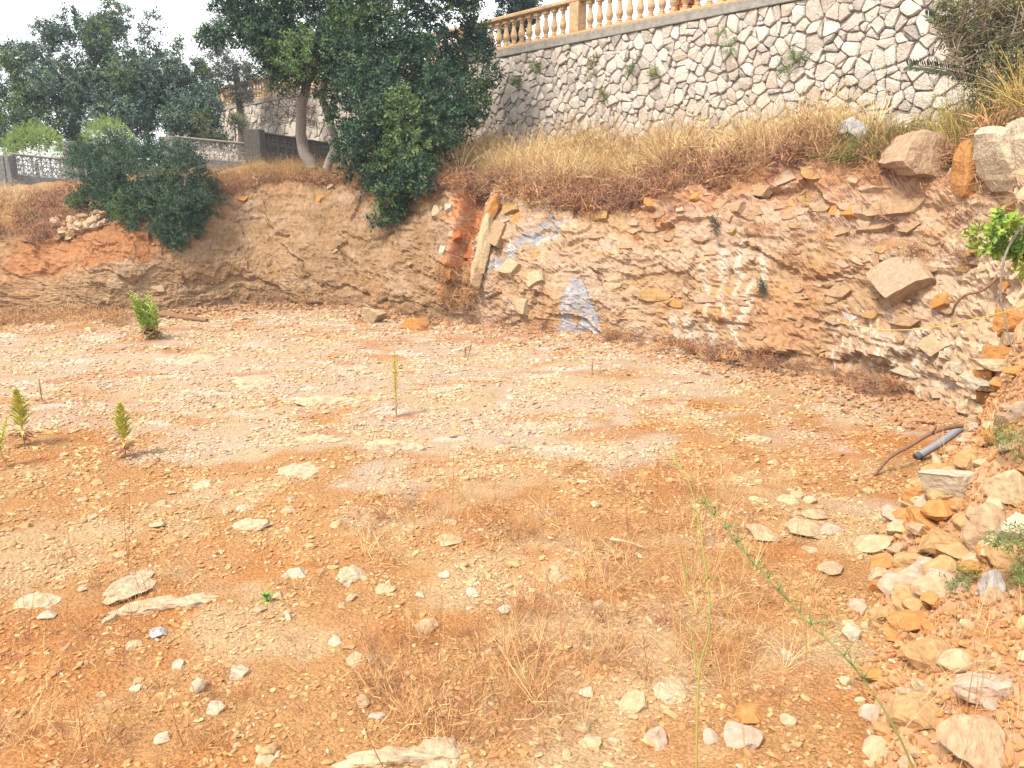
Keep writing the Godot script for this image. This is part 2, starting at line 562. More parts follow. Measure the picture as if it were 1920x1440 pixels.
func section_at(k: float) -> Array:
	var i := 0
	while i < secs.size() - 2 and secs[i + 1][0] < k: i += 1
	var w := (k - float(secs[i][0])) / (float(secs[i + 1][0]) - float(secs[i][0]))
	var h := maxi(i - 1, 0)
	var j := mini(i + 2, secs.size() - 1)
	var out := []
	for q in [1, 2, 3]:
		var a: Vector3 = secs[i][q]
		out.append(a.lerp(secs[i + 1][q], w) if q == 3 else a.cubic_interpolate(secs[i + 1][q], secs[h][q], secs[j][q], w))
	return out
var fk := PackedFloat32Array()      # key of each column of the face
var fp := PackedVector3Array()      # displaced points of the face
var fn := PackedVector3Array()
const FR := 88
const FT := 0.92                    # share of the rows above the floor
var bp := PackedVector3Array()      # points of the bank
const BR := 40
func in_poly(p: Vector2, poly: PackedVector2Array) -> bool: return Geometry2D.is_point_in_polygon(p, poly)
func face_colour(k: float, t: float, p: Vector3, cv: float, cv2: float) -> Color:
	var a := n_big.get_noise_3d(p.x * 3.0, p.y * 4.0, p.z * 3.0)
	var b := n_mid.get_noise_3d(p.x * 2.0 + 50.0, p.y * 3.5, p.z * 2.0)
	var tan_ := Color(0.46, 0.295, 0.17)
	var c := tan_.lerp(Color(0.53, 0.375, 0.265), smoothstep(-0.2, 0.4, a + cv * 0.25))
	c = c.lerp(Color(0.48, 0.28, 0.11), smoothstep(0.15, 0.5, b + cv2 * 0.2) * 0.6)
	c = c.lerp(Color(0.48, 0.235, 0.115), smoothstep(0.2, 0.6, -a + cv * 0.3) * 0.5)
	if k < 842.0:       # clayey marl on this side of the cleft
		c = c.lerp(Color(0.32, 0.195, 0.10), 0.4 + 0.5 * smoothstep(-0.35, 0.35, b + a * 0.6))
		var red := smoothstep(330.0, 240.0, absf(k - 170.0) * 2.2 + a * 120.0) * smoothstep(0.45, 0.62, t + b * 0.18)
		c = c.lerp(Color(0.42, 0.165, 0.065), red * 0.65)
	if k > 1180.0 and k < 1900.0 and t > 0.6:    # earth between the blocks below the rim
		c = c.lerp(Color(0.42, 0.17, 0.07), smoothstep(0.62, 0.95, t + b * 0.3) * 0.6)
	if k > 1650.0:
		c = c.lerp(Color(0.68, 0.50, 0.33), smoothstep(1650.0, 1850.0, k) * 0.6)
	if k > 1950.0:        # loose orange earth of the slope
		c = c.lerp(Color(0.50, 0.22, 0.085), smoothstep(1950.0, 2050.0, k) * (0.55 + 0.45 * smoothstep(-0.3, 0.3, b + a)))
	var j := Vector2(k + a * 30.0 + cv2 * 10.0, t + b * 0.06 + cv2 * 0.02)
	# red earth in the cleft
	if in_poly(j, PackedVector2Array([Vector2(826, 0.15), Vector2(868, 0.12), Vector2(884, 0.5), Vector2(918, 1.0), Vector2(868, 1.0), Vector2(846, 0.5)])):
		c = c.lerp(Color(0.46, 0.155, 0.06).lerp(Color(0.52, 0.24, 0.10), clampf(0.4 + cv2 * 0.6 + b, 0, 1)), clampf(0.85 + b * 1.2, 0.35, 1.0))
	# blue grey limestone laid bare
	j = Vector2(k + a * 7.0 + cv2 * 4.0 + n_fine.get_noise_2d(k * 0.2, t * 30.0) * 6.0, t + b * 0.03 + n_fine.get_noise_2d(k * 0.2 + 9.0, t * 30.0) * 0.02)
	if in_poly(j, PackedVector2Array([Vector2(1032, -0.1), Vector2(1142, -0.1), Vector2(1120, 0.2), Vector2(1104, 0.4), Vector2(1076, 0.48), Vector2(1056, 0.3)])) and Vector2((k - 1080.0) / 9.0, (t - 0.15) / 0.05).length() > 1.0:
		c = c.lerp(Color(0.40, 0.395, 0.42).lerp(Color(0.56, 0.54, 0.55), smoothstep(0.05, 0.5, cv2 + b)), 0.6 + 0.4 * smoothstep(-0.3, 0.3, n_fine.get_noise_3d(p.x * 5.0, p.y * 5.0, p.z * 5.0)))
	elif in_poly(j, PackedVector2Array([Vector2(920, 0.40), Vector2(948, 0.42), Vector2(985, 0.62), Vector2(1012, 0.66), Vector2(1050, 0.78), Vector2(1066, 0.95), Vector2(1040, 0.94), Vector2(1010, 0.80), Vector2(975, 0.68), Vector2(940, 0.54)])) and b > -0.22:
		c = c.lerp(Color(0.36, 0.355, 0.37).lerp(Color(0.55, 0.53, 0.52), smoothstep(0.0, 0.5, cv2 + b)), 0.4 + 0.6 * smoothstep(-0.35, 0.25, n_fine.get_noise_3d(p.x * 4.0, p.y * 4.0, p.z * 4.0)))
	# chalky scrape marks of the digger's teeth
	if k > 1240.0 and k < 1440.0 and t < 0.62:
		for s in [[1308, 0.55, 1345, 0.02], [1352, 0.58, 1348, 0.30], [1385, 0.60, 1378, 0.30], [1425, 0.55, 1424, 0.42], [1352, 0.30, 1405, 0.05], [1402, 0.42, 1396, 0.20], [1262, 0.2, 1270, 0.08], [1290, 0.22, 1300, 0.06]]:
			var q := Geometry2D.get_closest_point_to_segment(Vector2(k, t * 320.0), Vector2(s[0], s[1] * 320.0), Vector2(s[2], s[3] * 320.0))
			var w := q.distance_to(Vector2(k, t * 320.0)) + b * 7.0 + cv2 * 3.0 + n_fine.get_noise_3d(p.x * 7.0, p.y * 7.0, p.z * 7.0) * 7.0
			c = c.lerp(Color(0.70, 0.60, 0.50), smoothstep(10.0, 1.0, w) * 0.6)
	if k > 1540.0 and k < 1720.0 and t < 0.35:
		var z := n_fine.get_noise_2d(k * 0.09, t * 6.0) + 0.3 * b
		c = c.lerp(Color(0.70, 0.62, 0.55), smoothstep(0.1, 0.35, z) * 0.7)
	if k > 1720.0 and k < 1880.0 and t < 0.28:
		c = c.lerp(Color(0.70, 0.58, 0.45), smoothstep(0.0, 0.3, a + b + 0.1) * 0.6)
	var g := 1.0 + cv2 * 0.10 + n_fine.get_noise_3d(p.x * 9.0, p.y * 9.0, p.z * 9.0) * 0.10
	return Color(c.r * g, c.g * g, c.b * g)
func build_face():
	var k := -700.0
	var flatp := PackedVector3Array()
	while k <= 2650.0:
		fk.append(k)
		var e := section_at(k)
		var f := section_at(minf(k + 2.0, 2650.0))
		var len_: float = maxf(((f[0] - e[0]) as Vector3).length(), ((f[1] - e[1]) as Vector3).length()) / 2.0
		for j in FR:
			var t := -0.08 + 1.08 * j / (FR - 1.0)
			var p: Vector3 = (e[0] as Vector3).lerp(e[1], t)
			var steep := (1.0 - smoothstep(1930.0, 2080.0, k))
			p += (e[0] - e[1]) * Vector3(1, 0, 1) * 0.22 * sin(clampf(t, 0, 1) * PI) * steep      # steeper low down, easing to the rim
			flatp.append(p)
		var want := 0.027 if k > 100.0 else 0.06
		k += clampf(want / maxf(len_, 0.0005), 0.4, 40.0)
	var cols := fk.size()
	fp.resize(cols * FR)
	fn.resize(cols * FR)
	var c := PackedColorArray()
	c.resize(cols * FR)
	var cell2 := FastNoiseLite.new()
	cell2.seed = 77
	cell2.noise_type = FastNoiseLite.TYPE_CELLULAR
	cell2.cellular_return_type = FastNoiseLite.RETURN_CELL_VALUE
	cell2.frequency = 1.0
	for i in cols:
		var kk := fk[i]
		var slope := smoothstep(1930.0, 2080.0, kk)
		for j in FR:
			var q := i * FR + j
			var p := flatp[q]
			var di := flatp[mini(i + 1, cols - 1) * FR + j] - flatp[maxi(i - 1, 0) * FR + j]
			var dj := flatp[i * FR + mini(j + 1, FR - 1)] - flatp[i * FR + maxi(j - 1, 0)]
			var n := di.cross(dj).normalized()
			if n.y < 0.0: n = -n
			var t := -0.08 + 1.08 * j / (FR - 1.0)
			var wx := n_mid.get_noise_3d(p.x * 1.5, p.y * 1.5, p.z * 1.5) * 0.35
			var wy := n_mid.get_noise_3d(p.x * 1.5 + 30.0, p.y * 1.5, p.z * 1.5) * 0.22
			var sx := p.x - p.z * 0.35 + wx
			var yy := p.y + sx * 0.13 + wy
			var c1 := n_cell.get_noise_3d(sx * 0.95, yy * 2.3, p.z * 0.8)
			var c2 := cell2.get_noise_3d(sx * 2.1, yy * 5.2, p.z * 1.8)
			var c3 := cell2.get_noise_3d(sx * 4.6 + 90.0, yy * 10.5, p.z * 4.2)
			var big := n_big.get_noise_3d(p.x * 3.5, p.y * 2.5, p.z * 3.5)
			var rough := 1.0 - 0.5 * slope
			var left := smoothstep(820.0, 700.0, kk)
			var d := 0.20 * big + rough * (0.13 * c1 * (1.0 - 0.35 * left) + 0.046 * c2 * (1.0 - 0.25 * left) + 0.005 * c3 + 0.022 * n_fine.get_noise_3d(p.x * 4.0, p.y * 7.0, p.z * 4.0))
			if kk > 820.0 and kk < 925.0:      # the cleft
				var mid := lerpf(850.0, 892.0, t)
				var wd := lerpf(22.0, 26.0, t)
				d -= 0.42 * smoothstep(wd, wd * 0.5, absf(kk - mid)) * smoothstep(0.1, 0.3, t)
			if kk > 1020.0 and kk < 1150.0 and t < 0.5 and kk - 1030.0 < 110.0 - t * 100.0: d = d * 0.6 - 0.02   # smooth bared bed
			var p2 := p + n * d
			fp[q] = p2
			fn[q] = n
			c[q] = face_colour(kk, t, p2, c1, c2)
	var o := put(flat(fp, grid_index(cols, FR), c), M.face, "rock_face")
	tag(o, "cut limestone rock face with rust red cleft and blue grey patches", "rock face", "", "structure")
	# the bank above the rim
	var bc := PackedColorArray()
	var bcols := 0
	var bi := 0
	while bi < cols:
		var e := section_at(fk[bi])
		var rim := fp[bi * FR + FR - 1]
		var top: Vector3 = e[2]
		for j in BR:
			var t := float(j) / (BR - 1.0)
			var p := rim.lerp(top, t)
			p.y = lerpf(rim.y, top.y, pow(t, 0.8)) - (0.02 if j == 0 else 0.0)
			p.y += (0.16 * n_big.get_noise_2d(p.x * 6.0, p.z * 6.0) + 0.05 * n_mid.get_noise_2d(p.x * 3.0, p.z * 3.0)) * smoothstep(0.0, 0.15, t)
			bp.append(p)
			var w := n_mid.get_noise_2d(p.x * 2.0, p.z * 2.0)
			var cc := Color(0.40, 0.20, 0.09).lerp(Color(0.46, 0.31, 0.17), smoothstep(-0.3, 0.4, w))
			bc.append(cc)
		bcols += 1
		bi += 4
	tag(put(smooth(bp, grid_index(bcols, BR), bc), M.soil, "bank"), "sloping earth bank between rock rim and stone wall", "bank", "", "structure")
	# land behind the bank on the fence side
	var v := PackedVector3Array()
	var hc := PackedColorArray()
	var ks := [-700.0, -260.0, 0.0, 200.0, 330.0, 480.0, 640.0, 760.0, 850.0]
	for q in ks:
		var e := section_at(q)
		var top: Vector3 = e[2]
		var out := Vector3(top.x, 0, top.z).normalized()
		for j in 8:
			var s := pow(j / 7.0, 2.0) * 60.0
			v.append(Vector3(top.x, top.y - 0.03, top.z) + out * s - Vector3(0, s * 0.01, 0))
			hc.append(Color(0.36, 0.27, 0.15))
	tag(put(smooth(v, grid_index(ks.size(), 8), hc), M.soil, "hillside"), "dry garden ground behind the block fence", "ground", "", "structure")
func face_at(k: float, t: float) -> Array:       # [point, outward normal] on the face
	var i := fk.bsearch(k)
	i = clampi(i, 0, fk.size() - 1)
	var j := clampi(int(round((t + 0.08) / 1.08 * (FR - 1))), 0, FR - 1)
	return [fp[i * FR + j], fn[i * FR + j]]
func bank_at(k: float, t: float) -> Vector3:
	var i := clampi(fk.bsearch(k) / 4, 0, bp.size() / BR - 1)
	var f := clampf(t, 0.0, 1.0) * (BR - 1)
	var j := mini(int(f), BR - 2)
	return bp[i * BR + j].lerp(bp[i * BR + j + 1], f - j)

var survey_pts := []         # coarse points of face and bank: [column px, row px, depth, point, normal, key, t]
func project(p: Vector3) -> Vector3:
	var y := p.y - EYE
	var f := -y * sin(PITCH) - p.z * cos(PITCH)
	var up := y * cos(PITCH) - p.z * sin(PITCH)
	return Vector3(960.0 + FOCAL * p.x / f, 720.0 - FOCAL * up / f, -p.z)
func survey_face():
	for i in range(0, fk.size(), 3):
		for j in range(0, FR, 3):
			var q := i * FR + j
			var s := project(fp[q])
			if s.x > -100 and s.x < 2000 and s.z > 1.5: survey_pts.append([s.x, s.y, s.z, fp[q], fn[q]])
	for q in bp.size():
		if q % 2: continue
		var s := project(bp[q])
		if s.x > -100 and s.x < 2000 and s.z > 1.5: survey_pts.append([s.x, s.y, s.z, bp[q], Vector3.UP])
func seen_at(px: float, py: float) -> Array:      # [point, normal, depth] of the slope there
	var best := 1e9
	var hit := []
	for s in survey_pts:
		var d := absf(s[0] - px) + absf(s[1] - py)
		if d > 40.0 and hit.size(): continue
		d = d + s[2] * 2.0
		if d < best:
			best = d
			hit = s
	return [hit[3], hit[4], hit[2]]

# ------------------------------------------------------------------ pieces of the rock face
func facing(n: Vector3, roll := 0.0) -> Basis:      # y along n, x level
	var y := n.normalized()
	var x := Vector3.UP.cross(y)
	if x.length() < 0.05: x = Vector3.RIGHT
	x = x.normalized()
	return Basis(y, roll) * Basis(x, y, x.cross(y))
func build_face_pieces():
	var face := get_node("rock_face")
	var set_ := [   # px, py, width, height, tone, roll
		[1520, 332, 60, 30, "ochre", 0.0], [1500, 378, 68, 30, "ochre", 0.1], [1592, 384, 74, 40, "orange", -0.15], [1545, 385, 40, 30, "tan", 0.1], [1688, 398, 120, 34, "tan", 0.3],
		[1470, 330, 60, 30, "pink", 0.0], [1430, 360, 50, 26, "tan", 0.0], [1015, 376, 56, 20, "cream", 0.0], [1115, 402, 66, 34, "ochre", 0.05], [1056, 402, 44, 30, "tan", 0.3],
		[1150, 372, 30, 22, "orange", 0.3], [1185, 378, 36, 18, "brown", 0.0], [1222, 380, 34, 22, "orange", -0.2], [1236, 398, 26, 18, "brown", 0.1], [1325, 350, 36, 20, "brown", 0.0], [1310, 372, 30, 22, "orange", 0.4],
		[955, 392, 40, 26, "ochre", 0.0], [968, 412, 24, 34, "orange", 0.3], [930, 440, 34, 60, "tan", 0.1], [1640, 475, 16, 60, "brown", 0.5], [1700, 430, 44, 20, "tan", 0.5], [1690, 520, 110, 90, "pink", 0.2], [1610, 300, 40, 26, "orange", 0.1],
		[1752, 636, 56, 46, "cream", 0.3], [1580, 545, 50, 34, "tan", 0.0], [1480, 470, 44, 26, "pink", 0.1], [1380, 395, 46, 30, "tan", 0.0], [1350, 385, 40, 24, "tan", 0.1], [1420, 400, 40, 22, "brown", 0.0],
		[1480, 400, 50, 24, "tan", 0.0], [1230, 560, 80, 30, "ochre", 0.0], [1265, 565, 40, 20, "orange", 0.0], [1190, 545, 60, 26, "pink", 0.0], [1150, 540, 50, 20, "cream", 0.1], [1330, 560, 60, 24, "pink", 0.0],
		[1600, 600, 36, 26, "grey", 0.2], [1640, 590, 40, 18, "ochre", 0.0], [1560, 560, 40, 22, "tan", 0.1], [1000, 525, 40, 34, "cream", 0.0], [960, 500, 46, 44, "cream", 0.2], [1010, 480, 40, 30, "ochre", 0.1], [975, 575, 50, 40, "cream", 0.0],
		[820, 395, 24, 30, "cream", 0.2], [840, 385, 20, 26, "pale", 0.1], [800, 385, 26, 30, "ochre", 0.0], [815, 345, 40, 16, "orange", 0.0], [835, 520, 24, 26, "orange", 0.1], [828, 465, 18, 20, "pale", 0.0], [880, 470, 26, 34, "red", 0.2], [860, 440, 24, 26, "red", 0.0],
		[300, 542, 26, 18, "cream", 0.0], [185, 392, 30, 12, "orange", 0.1], [110, 590, 22, 14, "tan", 0.0], [450, 375, 26, 20, "orange", 0.2], [600, 372, 26, 22, "orange", 0.0], [620, 350, 18, 14, "cream", 0.2],
		[1780, 300, 20, 60, "tan", 0.1], [1795, 340, 26, 50, "orange", 0.2], [1760, 560, 40, 30, "orange", 0.3], [1800, 600, 40, 26, "tan", 0.0], [1700, 600, 50, 30, "tan", 0.1], [1700, 700, 60, 30, "pale", 0.0], [1790, 690, 50, 30, "pale", 0.2],
		[1890, 540, 40, 36, "orange", 0.3], [1900, 500, 36, 34, "pink", 0.0], [1885, 600, 36, 60, "orange", 0.2], [1860, 660, 40, 30, "orange", 0.0], [1500, 560, 40, 20, "tan", 0.0]]
	for s in set_:
		var h := seen_at(s[0], s[1])
		var d: float = h[2]
		var w: float = s[2] * d / FOCAL * 0.64
		var t: float = s[3] * d / FOCAL * 0.64
		var b := facing((h[1] as Vector3) + Vector3(rng.randf_range(-0.25, 0.25), 0.15, rng.randf_range(-0.2, 0.2)), s[5] + rng.randf_range(-0.1, 0.1))
		put(slabs[rng.randi() % slabs.size()], M[("rock_" + s[4]) if M.has("rock_" + s[4]) else s[4]], "rock_block", face, Transform3D(b.scaled_local(Vector3(w, minf(w, t) * 0.7, t)), (h[0] as Vector3) - (h[1] as Vector3) * minf(w, t) * 0.15))
	# the upright slab beside the cleft
	for q in [[905, 455, 30, 96, "cream", 0.22], [892, 512, 26, 50, "tan", 0.3], [922, 398, 24, 46, "orange", 0.16]]:
		var h := seen_at(q[0] + 6, q[1])
		var d: float = h[2]
		put(rocks[4], M[q[4]], "rock_slab", face, Transform3D(facing(h[1], q[5]).scaled_local(Vector3(q[2] * d / FOCAL * 0.55, 0.22, q[3] * d / FOCAL * 0.62)), (h[0] as Vector3) + (h[1] as Vector3) * 0.05))
	# broken fragments still bedded in the face
	var tones := ["rock_tan", "rock_tan", "rock_pink", "rock_pink", "rock_tan", "rock_brown", "rock_ochre"]
	for i in 170:
		var k := rng.randf_range(940, 1880) if i < 165 else rng.randf_range(20, 830)
		var t := rng.randf_range(0.04, 0.98)
		var h := face_at(k, t)
		if k > 1010.0 and k < 1160.0 and t < 0.55: continue
		var w := rng.randf_range(0.05, 0.15) * (1.35 if t > 0.6 and k > 1150 else 1.0)
		var b := facing((h[1] as Vector3) + Vector3(rng.randf_range(-0.4, 0.4), rng.randf_range(0.0, 0.5), rng.randf_range(-0.3, 0.3)), rng.randf_range(-0.35, 0.35))
		put(slabs[rng.randi() % slabs.size()], M[tones[rng.randi() % tones.size()]], "rock_fragment", face, Transform3D(b.scaled_local(Vector3(w * rng.randf_range(0.9, 1.7), w * 0.6, w * rng.randf_range(0.4, 0.7))), (h[0] as Vector3) - (h[1] as Vector3) * w * 0.25))

# ------------------------------------------------------------------ retaining wall and balustrade
func clip(poly: Array, m: Vector2, d: Vector2) -> Array:       # keep the side of the line through m that d points away from
	var out := []
	for i in poly.size():
		var a: Vector2 = poly[i]
		var b: Vector2 = poly[(i + 1) % poly.size()]
		var da := (a - m).dot(d)
		var db := (b - m).dot(d)
		if da <= 0.0: out.append(a)
		if (da < 0.0 and db > 0.0) or (da > 0.0 and db < 0.0): out.append(a.lerp(b, da / (da - db)))
	return out
func wall_cells(a0: float, a1: float, b0: float, b1: float, pitch: Vector2, sd: int) -> Array:    # irregular many-sided outlines that fill a rectangle
	var r := RandomNumberGenerator.new()
	r.seed = sd
	var pts := []
	var rows := int(round((b1 - b0) / pitch.y))
	var cols := int(round((a1 - a0) / pitch.x))
	for j in rows:
		for i in cols:
			if r.randf() < 0.2: continue
			var p := Vector2(a0 + (i + 0.5 + 0.5 * (j % 2) - 0.25 + r.randf_range(-0.42, 0.42)) * (a1 - a0) / cols, b0 + (j + 0.5 + r.randf_range(-0.42, 0.42)) * (b1 - b0) / rows)
			pts.append([p, r.randf_range(-0.018, 0.018)])
			if r.randf() < 0.16: pts.append([p + Vector2(r.randf_range(-0.11, 0.11), r.randf_range(-0.09, 0.09)), -0.012])
	var out := []
	for i in pts.size():
		var p: Vector2 = pts[i][0]
		var poly := [Vector2(a0, b0), Vector2(a1, b0), Vector2(a1, b1), Vector2(a0, b1)]
		for j in pts.size():
			if i == j: continue
			var q: Vector2 = pts[j][0]
			var d := q - p
			if d.length_squared() > 0.9: continue
			var l := d.length()
			var m := p + d * clampf(0.5 + (pts[i][1] - pts[j][1]) / (2.0 * l * l), 0.25, 0.75)
			poly = clip(poly, m, d)
			if poly.size() < 3: break
		if poly.size() >= 3: out.append([p, poly])
	return out
func wall_stone(shape: Shape, cell: Array, r: RandomNumberGenerator, col: Color, full: bool):
	# one stone: rounded outline set back from its neighbours, bulging roughly out of the face
	var poly: Array = cell[1]
	var mid := Vector2.ZERO
	for p in poly: mid += p
	mid /= poly.size()
	var ring := []
	var joint := r.randf_range(0.002, 0.007)
	for i in poly.size():        # cut the corners
		var a: Vector2 = poly[i]
		var b: Vector2 = poly[(i + 1) % poly.size()]
		if a.distance_to(b) < 0.03: continue
		for w in [r.randf_range(0.07, 0.17), r.randf_range(0.83, 0.93)]:
			var p := a.lerp(b, w)
			var l := p.distance_to(mid)
			ring.append(mid + (p - mid) * maxf(0.3, (l - joint) / l) + Vector2(r.randf_range(-0.008, 0.008), r.randf_range(-0.008, 0.008)))
	if ring.size() < 3: return
	var proud := r.randf_range(0.01, 0.06)
	var lean := Vector2(r.randf_range(-0.22, 0.22), r.randf_range(-0.30, 0.12))
	var place := func(p: Vector2, out: float) -> Vector3: return WO + WA * p.x + Vector3.UP * p.y + WN * (out + 0.03)
	var loops := [[1.0, -0.09], [0.985, proud * 0.3], [0.86, proud]] if full else [[1.0, -0.06], [0.9, proud]]
	var laid := []
	for l in loops:
		var q := []
		for p in ring:
			var s: Vector2 = mid + (p - mid) * float(l[0])
			var out: float = l[1]
			if out > 0.0: out += (s - mid).dot(lean) * 0.6 + r.randf_range(-0.007, 0.007)
			q.append(place.call(s, out))
		laid.append(q)
	var n := ring.size()
	for l in laid.size() - 1:
		for i in n:
			var j := (i + 1) % n
			shape.quad(laid[l][i], laid[l][j], laid[l + 1][j], laid[l + 1][i], col)
	var c: Vector3 = place.call(mid + Vector2(r.randf_range(-0.03, 0.03), r.randf_range(-0.03, 0.03)), proud + r.randf_range(-0.004, 0.02))
	for i in n: shape.tri(c, laid[-1][i], laid[-1][(i + 1) % n], col)
func build_wall():
	var wall := base("stone_wall")
	tag(wall, "rubble stone retaining wall of pale stones under the balustrade", "wall")
	var r := RandomNumberGenerator.new()
	r.seed = 91
	var a0 := -24.0
	var a1 := 17.0
	var core := Shape.new()
	var mid := WO + WA * (a0 + a1) * 0.5
	core.box(Transform3D(Basis(WA, Vector3.UP, WA.cross(Vector3.UP)), mid + Vector3.UP * 3.85 - WN * 0.25), Vector3(a1 - a0, 3.04, 0.5))
	put(core.mesh(), M.mortar, "mortar", wall)
	var near := wall_cells(-1.6, 12.6, 2.7, 5.37, Vector2(0.19, 0.16), 5)
	var lots := []
	for c in near:        # the stones that show largest become parts
		var ring := PackedVector2Array(c[1])
		var area := 0.0
		for i in ring.size(): area += ring[i].cross(ring[(i + 1) % ring.size()]) * 0.5
		lots.append([absf(area) * (0.5 + 0.06 * (c[0] as Vector2).x), c])
	var rank := []
	for q in lots:
		if (q[1][0] as Vector2).y > 3.05: rank.append(q[0])
	rank.sort()
	var cut: float = rank[maxi(rank.size() - 300, 0)]
	var rest := Shape.new()
	var done := 0
	for q in lots:
		var s: Array = q[1]
		if done < 300 and q[0] >= cut and (s[0] as Vector2).y > 3.05:
			var one := Shape.new()
			wall_stone(one, s, r, Color.WHITE, true)
			if one.v.size() == 0: continue
			put(one.mesh(), M.wall[mini(int(absf(r.randfn(0.0, 2.6))), 6)], "stone", wall)
			done += 1
		else:
			wall_stone(rest, s, r, Color(0.70, 0.62, 0.54) * r.randf_range(0.7, 1.1), true)
	for span in [[-24.0, -1.6], [12.6, 17.0]]:
		for c in wall_cells(span[0], span[1], 2.7, 5.37, Vector2(0.34, 0.28), 6):
			wall_stone(rest, c, r, Color(0.66, 0.58, 0.50) * r.randf_range(0.7, 1.1), false)
	var o := put(rest.mesh(), M.wall_mix, "smaller_stones", wall)
	o.set_meta("kind", "stuff")
	var band := Shape.new()
	var wb := Basis(WA, Vector3.UP, WA.cross(Vector3.UP))
	band.box(Transform3D(wb, mid + Vector3.UP * 5.45 - WN * 0.14), Vector3(a1 - a0, 0.16, 0.46), 0.012)
	put(band.mesh(), M.coping, "coping", wall)
	# terrace ground behind the wall
	var ter := Shape.new()
	ter.box(Transform3D(wb, mid + Vector3.UP * 5.3 - WN * 12.4), Vector3(a1 - a0, 0.3, 24.0))
	tag(put(ter.mesh(), M.concrete, "terrace"), "paved terrace behind the balustrade", "terrace", "", "structure")
	# balustrade
	var bal := base("balustrade")
	tag(bal, "sandy orange balustrade with turned balusters along the wall top", "balustrade")
	var low := Shape.new()
	low.box(Transform3D(wb, mid + Vector3.UP * 5.56 - WN * 0.08), Vector3(a1 - a0, 0.06, 0.30), 0.01)
	put(low.mesh(), M.balustrade, "bottom_rail", bal)
	var top := Shape.new()
	top.box(Transform3D(wb, mid + Vector3.UP * 6.235 - WN * 0.08), Vector3(a1 - a0, 0.09, 0.24), 0.02)
	put(top.mesh(), M.balustrade, "top_rail", bal)
	var bs := Shape.new()
	bs.box(Transform3D(Basis(), Vector3(0, 0.03, 0)), Vector3(0.135, 0.06, 0.135), 0.006)
	bs.box(Transform3D(Basis(), Vector3(0, 0.56, 0)), Vector3(0.135, 0.08, 0.135), 0.006)
	bs.lathe([[0.05, 0.06], [0.058, 0.085], [0.045, 0.105], [0.052, 0.13], [0.075, 0.19], [0.078, 0.235], [0.062, 0.30], [0.045, 0.38], [0.037, 0.44], [0.045, 0.465], [0.055, 0.475], [0.045, 0.49], [0.06, 0.52]], 14)
	var bm := bs.mesh()
	var ps := Shape.new()
	ps.box(Transform3D(Basis(), Vector3(0, 0.30, 0)), Vector3(0.28, 0.60, 0.26), 0.01)
	var pm := ps.mesh()
	var a := -1.62 - 0.275 * 80
	var i := 0
	while a < 16.8:
		var q := Transform3D(wb, WO + WA * a + Vector3.UP * 5.59 - WN * 0.08)
		var m := absf(fposmod(a - 2.68 + 2.0, 4.0) - 2.0)     # a pillar every four metres
		if m < 0.1375: put(pm, M.balustrade, "pillar", bal, q.translated(WA * (2.68 + 4.0 * round((a - 2.68) / 4.0) - a)))
		elif m > 0.2: put(bm, M.balustrade, "baluster", bal, q)
		a += 0.275
	# what shows behind the balusters
	var house := Shape.new()
	house.box(Transform3D(wb, WO + WA * 7.6 - WN * 5.0 + Vector3.UP * 6.2), Vector3(12.6, 1.6, 0.25), 0.01)
	var hn := base("garden_wall")
	put(house.mesh(), M.white, "wall_body", hn)
	var hc := Shape.new()
	hc.box(Transform3D(wb, WO + WA * 7.6 - WN * 5.0 + Vector3.UP * 7.03), Vector3(12.7, 0.06, 0.33), 0.01)
	put(hc.mesh(), M.white, "wall_cap", hn)
	tag(hn, "whitewashed wall on the terrace behind the balusters", "wall")
	var pil := base("brick_pillar", WO + WA * 4.35 - WN * 1.5 + Vector3.UP * 5.45)
	for l in 10:
		for h in 2:
			var b := Shape.new()
			var off := 0.13 if l % 2 else 0.0
			b.box(Transform3D(wb, Vector3.UP * (0.045 + l * 0.085) + WA * (h * 0.25 - 0.12) + WA * (r.randf_range(-0.01, 0.01) + off * 0.2)), Vector3(0.235, 0.075, 0.30), 0.006)
			put(b.mesh(), M.red if (l * 3 + h) % 4 else M.brown, "brick", pil)
	tag(pil, "short reddish brown brick pillar behind the balusters", "pillar")
	var hr := base("handrail", WO + WA * 5.6 - WN * 1.0 + Vector3.UP * 5.45)
	for s in [[Vector3.ZERO, Vector3(0, 1.1, 0), "post"], [WA * -0.75, WA * -0.75 + Vector3(0, 1.3, 0), "post"], [Vector3(0, 0.08, 0), WA * -0.75 + Vector3(0, 0.66, 0), "rail"], [Vector3(0, 0.55, 0), WA * -0.75 + Vector3(0, 1.13, 0), "rail"]]:
		var t := Shape.new()
		t.tube([s[0], s[1]], [0.025, 0.025], 6)
		put(t.mesh(), M.metal, s[2], hr)
	tag(hr, "black metal stair handrail behind the balusters", "handrail")

